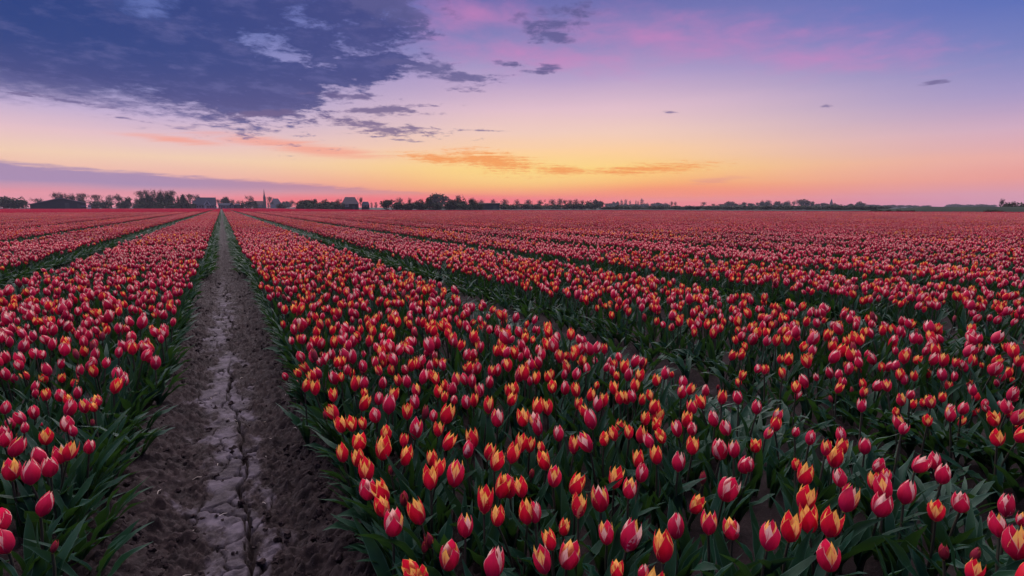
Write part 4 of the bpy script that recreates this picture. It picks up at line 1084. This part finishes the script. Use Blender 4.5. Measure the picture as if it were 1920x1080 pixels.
# far steeple and a white farmhouse in the haze
px, d = 1558, 900; k = kx(px, d); z = lambda y: height(1558, y, 900)
c_ = house('far_steeple', 'tiny far church steeple above the hazy trees', px, d, 'church')
box('tower', -1.9, 1.9, 0, 3.8, 0, z(381.5), PB['brick'], c_)
solid('spire', [(-2.1, -.2, z(381.5)), (2.1, -.2, z(381.5)), (2.1, 4, z(381.5)), (-2.1, 4, z(381.5)), (0, 1.9, z(372.5))], [(0, 3, 2, 1), (0, 1, 4), (1, 2, 4), (2, 3, 4), (3, 0, 4)], PB['slate_roof'], c_)
px, d = 1485, 480; k = kx(px, d); z = lambda y: height(1485, y, 480)
h_ = house('white_shed', 'small white roofed shed before the hazy trees', px, d, 'shed')
box('wall', -1.9, 1.9, 0, 4, 0, z(390.0), PB['dark_cladding'], h_)
prism_x('roof', [(-.3, z(390.0)), (4.3, z(390.0)), (2.1, z(389.0)), (1.9, z(389.0))], -2.3, 2.3, PB['white_paint'], h_)
# green dyke on the right, far low hills
def ridge(name, label, pts_, hs, wid, mat, seed):
    r = np.random.default_rng(seed); n = len(pts_); V, Q = [], []
    prof = ((-1, 0), (-.55, .55), (-.2, .97), (.2, 1), (.6, .5), (1, 0))
    for i, (p, h) in enumerate(zip(pts_, hs)):
        t = (Vector(pts_[min(i + 1, n - 1)]) - Vector(pts_[max(i - 1, 0)])).normalized(); s_ = Vector((t.y, -t.x))
        for a, b in prof:
            V.append((p[0] + s_.x * a * wid, p[1] + s_.y * a * wid, GZ - .05 + b * h * (1 + r.uniform(-.04, .04))))
    m_ = len(prof)
    for i in range(n - 1):
        for j in range(m_ - 1): Q.append([i * m_ + j, i * m_ + j + 1, (i + 1) * m_ + j + 1, (i + 1) * m_ + j])
    tag(link(name, quad_mesh(name, np.array(V), np.array(Q, np.int32), [mat])), label, kind='structure')
DYKE = plain('dyke_grass', (0.006, 0.014, 0.007), (0.015, 0.024, 0.011), 0.25, 0.9, 0.1, 0.4)
dp = [at(p_, 150) for p_ in np.linspace(1560, 2300, 30)]
ridge('dyke', 'low green grassy dyke beyond the field on the right', [(p.x, p.y) for p in dp], [1.30 * min(1, max(.05, i / 7)) for i in range(30)], 7, DYKE, 3)
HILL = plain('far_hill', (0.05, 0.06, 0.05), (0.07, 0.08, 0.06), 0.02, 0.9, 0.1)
hp_ = [at(p_, 1500) for p_ in np.linspace(1230, 1960, 40)]
ridge('far_hills', 'pale low hills on the far horizon', [(p.x, p.y) for p in hp_], [(3.2 + 2.6 * float(vnoise(np.array([i * .35]), np.array([.5]), 61)[0])) for i in range(40)], 120, HILL, 4)

# the air
me = bpy.data.meshes.new('haze'); hz = 1750.0
HZ0, HZ1 = -1.3, 36.0
me.from_pydata([(x, y, z_) for z_ in (HZ0, HZ1) for y in (-hz, hz) for x in (-hz, hz)], [], [(0, 2, 3, 1), (4, 5, 7, 6), (0, 1, 5, 4), (1, 3, 7, 5), (3, 2, 6, 7), (2, 0, 4, 6)])
m_ = bpy.data.materials.new('haze_air'); m_.use_nodes = True; n_ = m_.node_tree; n_.nodes.clear()
pv = n_.nodes.new('ShaderNodeVolumePrincipled'); pv.inputs['Color'].default_value = (0.78, 0.80, 0.95, 1); pv.inputs['Density'].default_value = HAZE_DENSITY
oo = n_.nodes.new('ShaderNodeOutputMaterial'); n_.links.new(pv.outputs[0], oo.inputs['Volume'])
me.materials.append(m_)
tag(link('haze', me), 'thin evening haze over the fields', kind='stuff')
